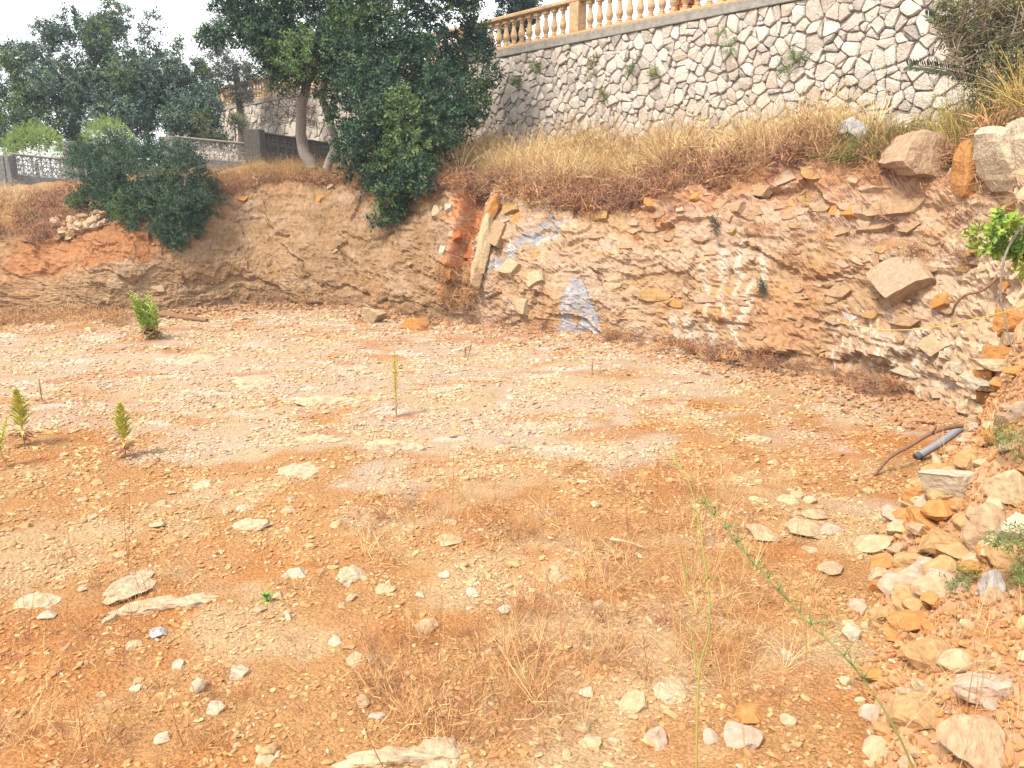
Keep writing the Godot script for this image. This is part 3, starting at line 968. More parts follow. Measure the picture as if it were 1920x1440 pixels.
# ------------------------------------------------------------------ block fence
func screen_block() -> ArrayMesh:
	var s := Shape.new()
	var w := 0.25
	for q in [[0, 0.115, w, 0.02], [0, -0.115, w, 0.02]]: s.box(Transform3D(Basis(), Vector3(q[0], q[1], 0)), Vector3(q[2], q[3], 0.09))
	for q in [-0.115, 0.115]: s.box(Transform3D(Basis(), Vector3(q, 0, 0)), Vector3(0.02, 0.21, 0.088))
	for i in 4: s.box(Transform3D(Basis(Vector3(0, 0, 1), PI / 4.0 * i + 0.0), Vector3.ZERO), Vector3(0.21 if i % 2 == 0 else 0.29, 0.020, 0.076 + i * 0.002))
	s.box(Transform3D(Basis(Vector3(0, 0, 1), PI / 4.0), Vector3.ZERO), Vector3(0.06, 0.06, 0.086))
	return s.mesh()
func build_fence():
	var f := base("block_fence")
	tag(f, "grey concrete fence with star pattern screen blocks in stepped panels", "fence")
	var blk := screen_block()
	var panels := [[22, 287, 128, 298, 22.0, 6], [166, 268, 302, 276, 22.6, 8], [336, 256, 462, 268, 23.2, 7]]
	for p in panels:
		var a := at(p[0], p[1], p[4])
		var b := at(p[2], p[3], p[4] + 0.6)
		var dx := (b - a) / float(p[5])
		var x := dx.normalized()
		var z := x.cross(Vector3.UP).normalized()
		var wb := Basis(x, Vector3.UP, z)
		var sx := dx.length() / 0.25
		for i in p[5]:
			for j in 2:
				put(blk, M.block, "screen_block", f, Transform3D(wb * Basis.from_scale(Vector3(sx * 0.992, 1, 1)), a + dx * (i + 0.5) + Vector3.DOWN * (0.165 + j * 0.252)))
		var cap := Shape.new()
		cap.box(Transform3D(wb, (a + b) * 0.5 + Vector3.DOWN * 0.018), Vector3((b - a).length() + 0.06, 0.045, 0.2), 0.01)
		put(cap.mesh(), M.block, "cap", f)
		var pl := Shape.new()
		pl.box(Transform3D(wb, (a + b) * 0.5 + Vector3.DOWN * 1.05), Vector3((b - a).length(), 1.0, 0.16), 0.01)
		put(pl.mesh(), M.concrete, "plinth", f)
	for p in [[10, 292, 26, 21.9], [134, 265, 26, 22.4], [318, 256, 32, 23.0]]:
		var t := at(p[0], p[1], p[3])
		var s := Shape.new()
		var w: float = p[2] * p[3] / FOCAL
		s.box(Transform3D(Basis(Vector3.UP, -0.1), t + Vector3.DOWN * 0.8), Vector3(w, 1.6, 0.3), 0.015)
		put(s.mesh(), M.concrete, "pillar", f)
	var low := Shape.new()
	var la := at(-300, 300, 21.4)
	var lb := at(8, 292, 21.8)
	low.box(Transform3D(Basis((lb - la).normalized(), Vector3.UP, (lb - la).normalized().cross(Vector3.UP)), (la + lb) * 0.5 + Vector3.DOWN * 0.7), Vector3((lb - la).length(), 1.4, 0.16), 0.01)
	put(low.mesh(), M.concrete, "solid_panel", f)
	# the perforated stretch behind the trunks, its shade put into the concrete colour
	var g := base("perforated_fence")
	tag(g, "concrete fence panel coloured dark for shade with rows of small holes behind the curved trunk", "fence")
	var a := at(486, 247, 23.4)
	var b := at(616, 268, 25.5)
	var x := (b - a).normalized()
	var wb := Basis(x, Vector3.UP, x.cross(Vector3.UP))
	var pb := Shape.new()
	for s in 4: pb.box(Transform3D(Basis(), Vector3((s % 2) * 0.19 - 0.095, 0, 0) if s < 2 else Vector3(0, (s % 2) * 0.19 - 0.095, 0)), Vector3(0.06, 0.25, 0.1) if s < 2 else Vector3(0.13, 0.06, 0.098))
	pb.box(Transform3D(), Vector3(0.06, 0.13, 0.09))
	pb.box(Transform3D(), Vector3(0.13, 0.05, 0.088))
	var pm := pb.mesh()
	var n := 9
	for i in n:
		for j in 2:
			put(pm, M.shaded_concrete, "perforated_block", g, Transform3D(wb * Basis.from_scale(Vector3((b - a).length() / n / 0.25 * 0.995, 1, 1)), a + (b - a) * (i + 0.5) / n + Vector3.DOWN * (0.17 + j * 0.252)))
	var cp := Shape.new()
	cp.box(Transform3D(wb, (a + b) * 0.5 + Vector3.DOWN * 0.02), Vector3((b - a).length() + 0.1, 0.05, 0.2), 0.01)
	put(cp.mesh(), M.shaded_concrete, "cap", g)
	var pl := Shape.new()
	pl.box(Transform3D(wb, (a + b) * 0.5 + Vector3.DOWN * 0.95), Vector3((b - a).length(), 0.8, 0.14), 0.01)
	put(pl.mesh(), M.shaded_concrete, "plinth", g)
	for p in [[476, 246, 32, 23.3], [622, 267, 22, 25.6]]:
		var s := Shape.new()
		s.box(Transform3D(Basis(Vector3.UP, -0.2), at(p[0], p[1], p[3]) + Vector3.DOWN * 0.6), Vector3(p[2] * p[3] / FOCAL, 1.3, 0.32), 0.015)
		put(s.mesh(), M.shaded_concrete, "pillar", g)

# ------------------------------------------------------------------ plants
func spray(sd: int, leaves: int, l: float, w: float, reach: float, spread := 1.0) -> ArrayMesh:   # a twig end with its leaves, along +y
	var r := RandomNumberGenerator.new()
	r.seed = sd
	var s := Shape.new()
	for i in leaves:
		var t := (i + 0.6) / leaves
		var p := Vector3(r.randf_range(-0.1, 0.1), t, r.randf_range(-0.1, 0.1)) * reach
		var a := i * 2.4 + r.randf()
		var d := Vector3(cos(a) * spread, r.randf_range(0.1, 0.9), sin(a) * spread).normalized()
		var side := d.cross(Vector3(r.randfn(), r.randfn(), r.randfn())).normalized()
		var ll := l * r.randf_range(0.7, 1.2)
		var ww := w * r.randf_range(0.8, 1.2)
		var up := d.cross(side) * ww * 0.25
		var c := Color.WHITE * r.randf_range(0.8, 1.15)
		var q := p + d * ll * 0.5
		s.tri(p, q + side * ww * 0.5 + up, p + d * ll, c)
		s.tri(p, p + d * ll, q - side * ww * 0.5 + up, c)
	return s.mesh()
func tuft(sd: int, blades: int, h: float, spread: float, w: float, droop: float, heads := false) -> ArrayMesh:
	var r := RandomNumberGenerator.new()
	r.seed = sd
	var s := Shape.new()
	for i in blades:
		var a := r.randf() * TAU
		var p := Vector3(cos(a), 0, sin(a)) * r.randf() * spread * 0.35
		var d := Vector3(cos(a) * r.randf_range(0.1, 1.0) * spread / h, 1.0, sin(a) * r.randf_range(0.1, 1.0) * spread / h).normalized()
		var side := d.cross(Vector3(r.randfn(), 0.3, r.randfn())).normalized()
		var hh := h * r.randf_range(0.5, 1.15)
		var c := Color.WHITE * r.randf_range(0.75, 1.15)
		var dr := droop * r.randf_range(0.2, 1.4)
		var last := p
		for k in 3:
			var t := (k + 1) / 3.0
			var q := p + d * hh * t + Vector3(cos(a), 0, sin(a)) * hh * dr * t * t * 0.6 + Vector3.DOWN * hh * dr * t * t * 0.5
			var w0 := w * (1.0 - k / 3.0 * 0.8) * 0.5
			var w1 := w * (1.0 - t * 0.8) * 0.5
			s.quad(last - side * w0, last + side * w0, q + side * w1, q - side * w1, c)
			last = q
		if heads:
			for k in 3:
				var o := Vector3(r.randf_range(-1, 1), r.randf_range(-2, 0.6), r.randf_range(-1, 1)) * w * 3.0
				s.tri(last + o, last + o + Vector3(w * 0.7, w * 2.0, 0), last + o + Vector3(-w * 0.3, w * 3.2, w * 0.4), c * 1.05)
	return s.mesh()
func tangle(sd: int, twigs: int, size: float, w: float) -> ArrayMesh:     # dry brushwood
	var r := RandomNumberGenerator.new()
	r.seed = sd
	var s := Shape.new()
	for i in twigs:
		var p := Vector3(r.randfn() * 0.25, absf(r.randfn()) * 0.12, r.randfn() * 0.25) * size
		var d := Vector3(r.randfn(), absf(r.randfn()) * 0.8 + 0.15, r.randfn()).normalized()
		var c := Color.WHITE * r.randf_range(0.65, 1.15)
		for k in 4:
			var q := p + d * size * r.randf_range(0.12, 0.25)
			var side := d.cross(Vector3(r.randfn(), r.randfn(), r.randfn())).normalized() * w * (1.0 - k * 0.2) * 0.5
			s.quad(p - side, p + side, q + side * 0.8, q - side * 0.8, c)
			p = q
			d = (d + Vector3(r.randfn(), r.randfn() * 0.7 - 0.1, r.randfn()) * 0.45).normalized()
	return s.mesh()
func crown(parent: Node, called: String, blobs: Array, sprays: Array, size: float, tones: Array, young: Color, young_share := 0.12, sd := 1, hollow := 0.5):
	# leaf sprays through the volume of many uneven clumps; blobs: [centre, radii, count]
	var r := RandomNumberGenerator.new()
	r.seed = sd
	var xfs := []
	var cols := []
	for m in sprays.size():
		xfs.append([])
		cols.append(PackedColorArray())
	for b in blobs:
		var subs := []       # clumps within the blob
		var rad: Vector3 = b[1]
		var cnt: int = b[2]
		var nsub := maxi(3, cnt / 70)
		for i in nsub:
			var d := Vector3(r.randfn(), r.randfn(), r.randfn()).normalized()
			subs.append([(b[0] as Vector3) + d * rad * r.randf_range(0.35, 0.95), (rad.x + rad.y + rad.z) / 3.0 * r.randf_range(0.22, 0.42), r.randf_range(0.8, 1.2), r.randf() < young_share])
		for i in cnt:
			var sub: Array = subs[i % nsub]
			var d := Vector3(r.randfn(), r.randfn() * 0.85, r.randfn()).normalized()
			var e := d * float(sub[1]) * lerpf(hollow, 1.15, pow(r.randf(), 0.6))
			var p: Vector3 = sub[0] + e
			var dir := (d + (p - (b[0] as Vector3)).normalized() * 0.7 + Vector3(r.randfn(), r.randfn() + 0.5, r.randfn()) * 0.45).normalized()
			var x := dir.cross(Vector3(r.randfn(), r.randfn(), r.randfn())).normalized()
			var bas := Basis(x, dir, x.cross(dir)).scaled_local(Vector3.ONE * size * r.randf_range(0.7, 1.3))
			var c: Color = tones[r.randi() % tones.size()]
			c = c * float(sub[2])
			if sub[3]: c = c.lerp(young, r.randf_range(0.3, 0.9))
			var m := r.randi() % sprays.size()
			xfs[m].append(Transform3D(bas, p))
			cols[m].append(c)
	for m in sprays.size():
		var o := copies(sprays[m], M.leaf, called, xfs[m], cols[m], parent)
		o.set_meta("kind", "stuff")
func limb(parent: Node, called: String, pts: Array, r0: float, r1: float, mat: Material, sides := 8):
	var fine := []
	var rad := []
	for i in pts.size() - 1:
		for k in 4:
			var a: Vector3 = pts[maxi(i - 1, 0)]
			var q: Vector3 = (pts[i] as Vector3).cubic_interpolate(pts[i + 1], a, pts[mini(i + 2, pts.size() - 1)], k / 4.0)
			fine.append(q + Vector3(n_mid.get_noise_3d(q.x * 4.0, q.y * 4.0, q.z * 4.0), 0, n_mid.get_noise_3d(q.x * 4.0, q.y * 4.0 + 7.0, q.z * 4.0)) * r0 * 0.5)
	fine.append(pts[-1])
	for i in fine.size(): rad.append(lerpf(r0, r1, i / (fine.size() - 1.0)))
	var s := Shape.new()
	s.tube(fine, rad, sides)
	return put(s.mesh(), mat, called, parent)
var broad := []
var small := []
func build_trees():
	broad = [spray(1, 15, 0.075, 0.034, 0.2), spray(2, 15, 0.07, 0.036, 0.22), spray(3, 12, 0.085, 0.034, 0.18)]
	small = [spray(4, 18, 0.05, 0.02, 0.2), spray(5, 18, 0.05, 0.018, 0.18)]
	# big dark tree hanging over the bank
	var dark := [Color(0.034, 0.072, 0.042), Color(0.048, 0.098, 0.054), Color(0.027, 0.056, 0.037), Color(0.086, 0.140, 0.064)]
	var t := base("evergreen_tree")
	tag(t, "big dark green tree with curved grey trunks spilling over the rock rim", "tree")
	limb(t, "trunk", [at(588, 320, 19.0), at(568, 278, 19.1), at(563, 220, 19.0), at(574, 160, 18.8), at(590, 80, 18.4), at(620, 10, 18.2)], 0.14, 0.08, M.pale_bark, 10)
	limb(t, "trunk", [at(612, 318, 18.6), at(628, 270, 18.7), at(612, 210, 18.6), at(604, 170, 18.4), at(640, 90, 18.0)], 0.10, 0.07, M.pale_bark, 8)
	limb(t, "trunk", [at(760, 380, 16.8), at(752, 300, 17.2), at(730, 220, 17.4), at(740, 120, 17.6)], 0.16, 0.08, M.bark, 8)
	limb(t, "limb", [at(752, 300, 17.2), at(800, 230, 17.2), at(850, 150, 17.4)], 0.08, 0.04, M.bark, 6)
	limb(t, "limb", [at(590, 100, 18.4), at(520, 60, 18.6), at(470, 40, 18.6)], 0.08, 0.03, M.pale_bark, 6)
	var bl := []
	for q in [[470, 20, 18.8, 1.0, 0.8, 560], [440, 70, 18.9, 0.6, 0.55, 220], [500, 70, 18.5, 0.9, 0.8, 520], [560, 40, 18.4, 1.3, 1.1, 1050], [600, 110, 18.3, 1.0, 0.6, 560], [660, -10, 18.0, 1.5, 1.2, 700], [640, 90, 17.8, 1.3, 0.9, 750], [540, 110, 18.6, 0.9, 0.5, 330], [760, 10, 17.8, 1.5, 1.3, 800], [850, 40, 18.2, 0.9, 1.2, 520], [880, 110, 18.4, 0.6, 0.9, 300], [830, 170, 17.8, 0.9, 0.9, 520],
			[740, 160, 17.2, 1.3, 1.0, 850], [680, 220, 17.4, 0.85, 0.9, 480], [760, 250, 16.8, 1.2, 0.8, 720], [855, 220, 17.6, 0.6, 0.6, 240], [690, 310, 16.9, 0.75, 0.7, 430], [760, 330, 16.3, 0.75, 0.7, 480], [730, 380, 16.0, 0.45, 0.4, 170], [718, 410, 15.9, 0.2, 0.16, 45], [800, 300, 16.6, 0.5, 0.6, 220], [680, 260, 16.6, 0.5, 0.5, 200], [740, -90, 18.0, 2.2, 1.2, 420], [560, -80, 18.4, 1.8, 1.0, 320]]:
		bl.append([at(q[0], q[1], q[2]), Vector3(q[3], q[4], minf(q[3], 1.1)), q[5]])
	crown(t, "crown", bl, broad, 1.0, dark, Color(0.14, 0.21, 0.06), 0.2, 21)
	# carob-like tree beyond the fence
	var c := base("broadleaf_tree")
	tag(c, "wide spreading tree with open leafy top beyond the block fence", "tree")
	var mid := [Color(0.100, 0.155, 0.108), Color(0.085, 0.135, 0.100), Color(0.135, 0.190, 0.098), Color(0.078, 0.118, 0.100)]
	limb(c, "trunk", [at(150, 300, 26.0), at(140, 240, 26.0), at(143, 200, 26.0), at(150, 150, 26.0)], 0.2, 0.12, M.bark, 8)
	for q in [[100, 130, 60, 90], [180, 120, 210, 60], [240, 170, 300, 130], [90, 170, 30, 120]]: limb(c, "limb", [at(143, 210, 26.0), at(q[0], q[1], 26.0), at(q[2], q[3], 26.0)], 0.09, 0.03, M.bark, 6)
	bl = []
	for q in [[60, 140, 26, 0.9, 0.7, 230], [40, 190, 25.6, 0.9, 0.7, 220], [120, 110, 26, 1.2, 0.8, 330], [180, 70, 26.2, 0.8, 0.7, 170], [140, 60, 26.2, 0.5, 0.5, 70], [230, 30, 26, 0.4, 0.5, 60], [200, 40, 26, 0.45, 0.5, 70], [240, 100, 26, 1.0, 0.7, 260], [140, 170, 25.4, 1.3, 0.8, 420], [230, 160, 25.4, 1.2, 0.8, 400], [310, 150, 25.8, 0.8, 0.7, 260], [300, 200, 25.4, 1.2, 0.8, 420], [360, 190, 25.6, 0.8, 0.7, 260], [200, 220, 25.0, 1.2, 0.6, 340], [90, 230, 25.4, 1.2, 0.6, 330], [20, 250, 25.8, 0.9, 0.6, 180], [390, 220, 25.2, 0.5, 0.6, 150], [330, 235, 25.0, 0.9, 0.4, 220], [405, 250, 25, 0.3, 0.3, 60], [-60, 180, 26, 1.3, 1.2, 300], [90, 70, 26, 0.4, 0.35, 40], [20, 110, 26, 0.3, 0.4, 35], [325, 100, 26, 0.25, 0.3, 25], [345, 140, 26, 0.5, 0.45, 110], [380, 165, 26.5, 0.45, 0.45, 100], [270, 130, 26, 0.8, 0.6, 200], [70, 185, 25.8, 1.0, 0.7, 240], [285, 60, 26, 0.25, 0.4, 25]]:
		bl.append([at(q[0], q[1], q[2]), Vector3(q[3], q[4], q[3]) * 1.08, int(q[5] * 1.55)])
	crown(c, "crown", bl, broad, 1.15, mid, Color(0.12, 0.17, 0.05), 0.12, 22)
	# paler tree between the two
	var p := base("pine_tree")
	tag(p, "pale grey green tree showing between the two larger trees", "tree")
	limb(p, "trunk", [at(455, 300, 29.0), at(450, 200, 29.0), at(440, 120, 29.0)], 0.15, 0.08, M.bark, 8)
	bl = []
	for q in [[405, 120, 0.6, 0.8, 170], [420, 70, 0.5, 0.7, 120], [440, 150, 0.9, 0.6, 230], [470, 110, 0.9, 0.8, 230], [400, 155, 0.5, 0.5, 100], [415, 25, 0.35, 0.5, 50]]: bl.append([at(q[0], q[1], 29.0), Vector3(q[2], q[3], q[2]), q[4]])
	crown(p, "crown", bl, small, 1.5, [Color(0.10, 0.125, 0.08), Color(0.085, 0.105, 0.075), Color(0.12, 0.13, 0.075)], Color(0.16, 0.18, 0.08), 0.1, 23)
	# bare twiggy shrub in front of the far end of the stone wall
	var tw := base("bare_shrub", at(545, 215, 26.0))
	tag(tw, "leafless brown twiggy shrub in front of the far stone wall", "shrub")
	var xf := []
	var co := PackedColorArray()
	for i in 36:
		var s := rng.randf_range(0.5, 1.0)
		xf.append(Transform3D(Basis.from_euler(Vector3(rng.randf_range(-0.5, 0.5), rng.randf() * TAU, 0)).scaled(Vector3.ONE * s), Vector3(rng.randf_range(-1.3, 0.7), rng.randf_range(-0.5, 0.7), rng.randf_range(-0.4, 0.4))))
		co.append(Color(0.16, 0.12, 0.095) * rng.randf_range(0.7, 1.2))
	copies(tangle(31, 26, 0.8, 0.02), M.dry, "twigs", xf, co, tw).set_meta("kind", "stuff")
	# trees over the terrace
	var k := base("terrace_tree")
	tag(k, "dark tree rising behind the balustrade beside the big tree", "tree")
	limb(k, "trunk", [at(975, 120, 24.5), at(975, 40, 24.5), at(985, -20, 24.5)], 0.14, 0.08, M.bark, 8)
	bl = []
	for q in [[955, 10, 0.7, 0.6, 260], [1000, 20, 0.5, 0.35, 150], [985, -30, 1.0, 0.6, 260], [968, 65, 0.35, 0.4, 90], [990, 60, 0.35, 0.4, 90]]: bl.append([at(q[0], q[1], 24.0), Vector3(q[2], q[3], q[2]), q[4]])
	crown(k, "crown", bl, broad, 1.1, [Color(0.035, 0.06, 0.04), Color(0.05, 0.08, 0.05)], Color(0.1, 0.13, 0.05), 0.1, 24)
	# clipped hedge balls
	for q in [[68, 300, 22.9, 0.88, 1.0, 0, "broad rounded clipped hedge above the lowest fence panel"], [205, 285, 23.3, 0.75, 0.92, 1, "rounded clipped hedge above the fence panel beside the bush"]]:
		var h := base("clipped_hedge", at(q[0], q[1], q[2]))
		tag(h, q[6], "hedge")
		limb(h, "trunk", [Vector3(0, -1.5, 0), Vector3(0, -0.8, 0.02), Vector3(0, -0.1, 0)], 0.06, 0.05, M.bark, 6)
		var x2 := []
		var c2 := PackedColorArray()
		for i in 2300:
			var d := Vector3(rng.randfn(), rng.randfn(), rng.randfn()).normalized()
			var rr := rng.randf_range(0.72, 1.0) * (1.0 + 0.1 * n_mid.get_noise_3d(d.x * 2.0, d.y * 2.0, d.z * 2.0 + q[5] * 9.0))
			var pos := Vector3(d.x * q[3], d.y * q[4], d.z * 0.7) * rr
			var dir := (d + Vector3(rng.randfn(), rng.randfn(), rng.randfn()) * 0.4).normalized()
			var x := dir.cross(Vector3(0.3, 0.5, 0.9)).normalized()
			x2.append(Transform3D(Basis(x, dir, x.cross(dir)).scaled_local(Vector3.ONE * rng.randf_range(0.4, 0.7)), pos))
			c2.append(Color(0.20, 0.30, 0.08).lerp(Color(0.32, 0.40, 0.11), rng.randf()))
		copies(small[0], M.leaf, "foliage", x2, c2, h).set_meta("kind", "stuff")
	# dark bush hanging over the red earth
	var bsh := base("bush")
	tag(bsh, "dense dark green bush hanging over the red earth bank below the fence", "bush")
	limb(bsh, "stem", [at(320, 465, 16.0), at(310, 400, 16.6), at(280, 330, 17.0)], 0.07, 0.03, M.bark, 6)
	limb(bsh, "stem", [at(325, 460, 16.1), at(340, 380, 16.6), at(350, 330, 16.8)], 0.05, 0.02, M.bark, 6)
	bl = []
	for q in [[175, 310, 17.6, 0.6, 0.5, 330], [215, 350, 17.2, 0.85, 0.65, 620], [290, 335, 17.2, 1.05, 0.9, 1000], [250, 285, 17.6, 0.6, 0.45, 330], [290, 265, 17.6, 0.2, 0.25, 40], [345, 335, 17.0, 0.6, 0.65, 420], [325, 385, 16.6, 0.8, 0.6, 640], [270, 395, 16.6, 0.75, 0.5, 520], [215, 385, 16.8, 0.4, 0.3, 140], [325, 425, 16.2, 0.42, 0.4, 280], [325, 450, 16.0, 0.2, 0.18, 80], [300, 400, 16.4, 0.7, 0.5, 520], [250, 370, 16.9, 0.8, 0.5, 520], [345, 400, 16.4, 0.5, 0.4, 300], [370, 390, 16.5, 0.3, 0.25, 80], [155, 300, 17.7, 0.25, 0.2, 60]]:
		bl.append([at(q[0], q[1], q[2]), Vector3(q[3], q[4], q[3] * 0.8), q[5]])
	crown(bsh, "foliage", bl, small, 1.0, [Color(0.056, 0.102, 0.058), Color(0.084, 0.136, 0.074), Color(0.044, 0.076, 0.050)], Color(0.12, 0.18, 0.06), 0.12, 25)
	# pale shrubs between the carob and the far wall
	for q in [[382, 240, 24.6, 0.35, 0.4, "pale yellow green shrub behind the star pattern fence", 0], [440, 235, 25.2, 0.4, 0.4, "silvery green shrub beside the shade toned fence pillar", 1]]:
		var sh := base("garden_shrub")
		tag(sh, q[5], "shrub")
		limb(sh, "stem", [at(q[0], q[1] + 45, q[2]), at(q[0] + 2, q[1] + 20, q[2]), at(q[0], q[1], q[2])], 0.03, 0.015, M.bark, 5)
		crown(sh, "foliage", [[at(q[0], q[1], q[2]), Vector3(q[3], q[4], q[3]), 160]], small, 1.1, [Color(0.16, 0.19, 0.10), Color(0.20, 0.21, 0.13)], Color(0.30, 0.32, 0.10), 0.3, 40 + int(q[6]))

# ------------------------------------------------------------------ grass, brush and weeds
func scatter(meshes: Array, mat: Material, called: String, pts: Array, size: Vector2, tones: Array, lean := 0.25, pull := Vector3.ZERO):
	# pts: [point, tone index or -1, size factor]
	var v := PackedVector3Array()
	var n := PackedVector3Array()
	var c := PackedColorArray()
	var tinted := []
	var src := []
	for m in meshes.size():
		var a: Array = (meshes[m] as ArrayMesh).surface_get_arrays(0)
		src.append([a[Mesh.ARRAY_VERTEX], a[Mesh.ARRAY_NORMAL]])
		var row := []
		for t in tones.size() * 2:
			var k: PackedColorArray = (a[Mesh.ARRAY_COLOR] as PackedColorArray).duplicate()
			var by: Color = tones[t / 2] * (0.86 if t % 2 else 1.14)
			for i in k.size(): k[i] = Color(k[i].r * by.r, k[i].g * by.g, k[i].b * by.b)
			row.append(k)
		tinted.append(row)
	for i in pts.size():
		var p: Array = pts[i]
		var m := i % meshes.size()
		var up := (Vector3.UP + Vector3(rng.randfn(), 0, rng.randfn()) * lean + pull * rng.randf()).normalized()
		var x := up.cross(Vector3(cos(rng.randf() * TAU), 0.1, sin(rng.randf() * TAU))).normalized()
		var t: int = (p[1] if p[1] >= 0 else rng.randi() % tones.size()) * 2 + rng.randi() % 2
		var bs := Basis(x, up, x.cross(up))
		v.append_array(Transform3D(bs.scaled_local(Vector3.ONE * rng.randf_range(size.x, size.y) * float(p[2])), p[0]) * (src[m][0] as PackedVector3Array))
		n.append_array(Transform3D(bs, Vector3.ZERO) * (src[m][1] as PackedVector3Array))
		c.append_array(tinted[m][t])
	var root := put(arrays_mesh(v, n, c), mat, called)
	return root
func build_grass():
	var gold := [Color(0.70, 0.51, 0.25), Color(0.76, 0.60, 0.34), Color(0.58, 0.38, 0.17), Color(0.48, 0.31, 0.16)]
	var rust := [Color(0.42, 0.21, 0.11), Color(0.34, 0.18, 0.12), Color(0.50, 0.29, 0.15), Color(0.26, 0.15, 0.10)]
	var olive := [Color(0.20, 0.20, 0.06), Color(0.28, 0.24, 0.08), Color(0.14, 0.16, 0.055), Color(0.36, 0.27, 0.10)]
	var tall := [tuft(51, 32, 0.50, 0.22, 0.008, 0.9, true), tuft(52, 32, 0.44, 0.28, 0.008, 1.2, true), tuft(55, 24, 0.66, 0.16, 0.007, 0.6, true)]
	var brush := [tangle(53, 30, 0.36, 0.012), tangle(54, 30, 0.32, 0.011)]
	var pts := []
	var br := []
	var ol := []
	for i in 150:        # golden grass in uneven clumps along the foot of the stone wall
		var k := rng.randf_range(800, 1640)
		var t := pow(rng.randf(), 0.7)
		var p0 := bank_at(k, t)
		if t < lerpf(0.2, 0.4, smoothstep(950, 1400, k)) + n_big.get_noise_2d(p0.x * 7.0, p0.z * 7.0) * 0.35: continue
		var big := 0.5 + 1.15 * pow(rng.randf(), 1.3)
		var green := k > 1480.0 and rng.randf() < smoothstep(1480.0, 1660.0, k)
		var hue := rng.randi() % 4
		for j in 17:
			var p := bank_at(k + rng.randfn() * 16.0, t + rng.randfn() * 0.1)
			if green: ol.append([p, -1, big])
			else: pts.append([p, hue if rng.randf() < 0.5 else -1, big * rng.randf_range(0.7, 1.15)])
	for i in 260:
		var k := rng.randf_range(820, 1240)
		pts.append([bank_at(k, rng.randf_range(0.1, 0.8)), -1, rng.randf_range(0.7, 1.2)])
	for i in 330:        # between bush and big tree
		var k := rng.randf_range(385, 640)
		pts.append([bank_at(k, rng.randf_range(0.05, 0.55)), 2 + rng.randi() % 2, 0.75])
	for i in 260:
		pts.append([bank_at(rng.randf_range(-200, 60), rng.randf_range(0.2, 0.75)), -1, 0.8])
	tag(scatter(tall, M.dry, "dry_grass", pts, Vector2(0.7, 1.25), gold, 0.4, Vector3(-0.15, 0, 0.7)), "golden dry grass covering the bank below the stone wall", "grass", "", "stuff")
	for i in 1800:       # rust brown brush hanging at the rim
		var k := rng.randf_range(790, 1900)
		var t := rng.randf_range(-0.02, lerpf(0.34, 0.55, smoothstep(1150, 1400, k)))
		var p := bank_at(k, t)
		if n_big.get_noise_2d(p.x * 9.0, p.z * 9.0) < -0.25: continue
		if k > 1500.0 and rng.randf() < 0.45: ol.append([p, -1, 0.8])
		else: br.append([p, -1, 1.15])
	for i in 330: br.append([bank_at(rng.randf_range(390, 800), rng.randf_range(-0.02, 0.3)), -1, 0.9])
	for i in 420: br.append([bank_at(rng.randf_range(-260, 180), rng.randf_range(0.0, 0.7)), -1, 1.1])
	for i in 210:        # dead weeds along the foot of the face
		var k: float = [rng.randf_range(470, 1040), rng.randf_range(1160, 1420), rng.randf_range(1420, 1700)][rng.randi() % 3]
		var h := face_at(k, rng.randf_range(0.02, 0.12))
		var p: Vector3 = (h[0] as Vector3) + (h[1] as Vector3) * rng.randf_range(0.0, 0.5)
		p.y = maxf(floor_y(p.x, p.z), p.y * 0.5)
		br.append([p, -1, rng.randf_range(0.35, 0.7)])
	for i in 90:
		var h := face_at(rng.randf_range(832, 890), rng.randf_range(0.1, 0.35))
		br.append([h[0], 2, 0.8])
	for i in 60:
		var h := face_at(rng.randf_range(1380, 1900), rng.randf_range(0.55, 1.0))
		br.append([h[0], -1, 0.7])
	for i in 130:        # straw at the far end of the floor
		var p := on_floor(rng.randf_range(-40, 240), rng.randf_range(590, 612))
		br.append([p, 2, 0.8])
	tag(scatter(brush, M.dry, "dry_brush", br, Vector2(0.7, 1.3), rust, 0.5, Vector3(0, 0, 0.3)), "tangled rust brown dry brush along rock rim and base", "brush", "", "stuff")
	for i in 900:
		var k := rng.randf_range(1540, 1960)
		ol.append([bank_at(k, rng.randf_range(0.15, 1.0)), -1, 1.0])
	tag(scatter([tuft(56, 40, 0.30, 0.26, 0.010, 0.6), tangle(57, 50, 0.34, 0.012)], M.dry, "olive_scrub", ol, Vector2(0.7, 1.2), olive, 0.4), "low olive green scrub below the stone wall above the boulder", "scrub", "", "stuff")
	# wiry dry grass on the floor of the plot
	var wiry := [Color(0.56, 0.30, 0.13), Color(0.64, 0.40, 0.18), Color(0.50, 0.25, 0.11), Color(0.70, 0.48, 0.24), Color(0.34, 0.17, 0.10)]
	var fl := []
	for e in [[840, 985, 190, 62, 120], [1120, 960, 260, 90, 210], [1240, 1140, 230, 150, 260], [1420, 1160, 150, 180, 140], [850, 1270, 190, 110, 210], [960, 1350, 160, 60, 60], [730, 1000, 90, 60, 40], [240, 1060, 120, 50, 36], [150, 1200, 160, 90, 34], [110, 1400, 130, 40, 44], [340, 1340, 120, 90, 26], [560, 1060, 60, 40, 12], [1340, 900, 160, 60, 40], [1050, 1180, 140, 110, 90], [600, 1300, 200, 120, 24]]:
		for i in int(e[4] * 0.5):
			var a := rng.randf() * TAU
			var q := sqrt(rng.randf())
			var p := on_floor(e[0] + cos(a) * e[2] * q, e[1] + sin(a) * e[3] * q)
			p.y = floor_y(p.x, p.z) - 0.005
			fl.append([p, -1, 1.0])
	for i in 150:
		var p := Vector3(rng.randf_range(-9, 5), 0, rng.randf_range(-14, -3))
		p.y = floor_y(p.x, p.z) - 0.005
		fl.append([p, -1, 0.6])
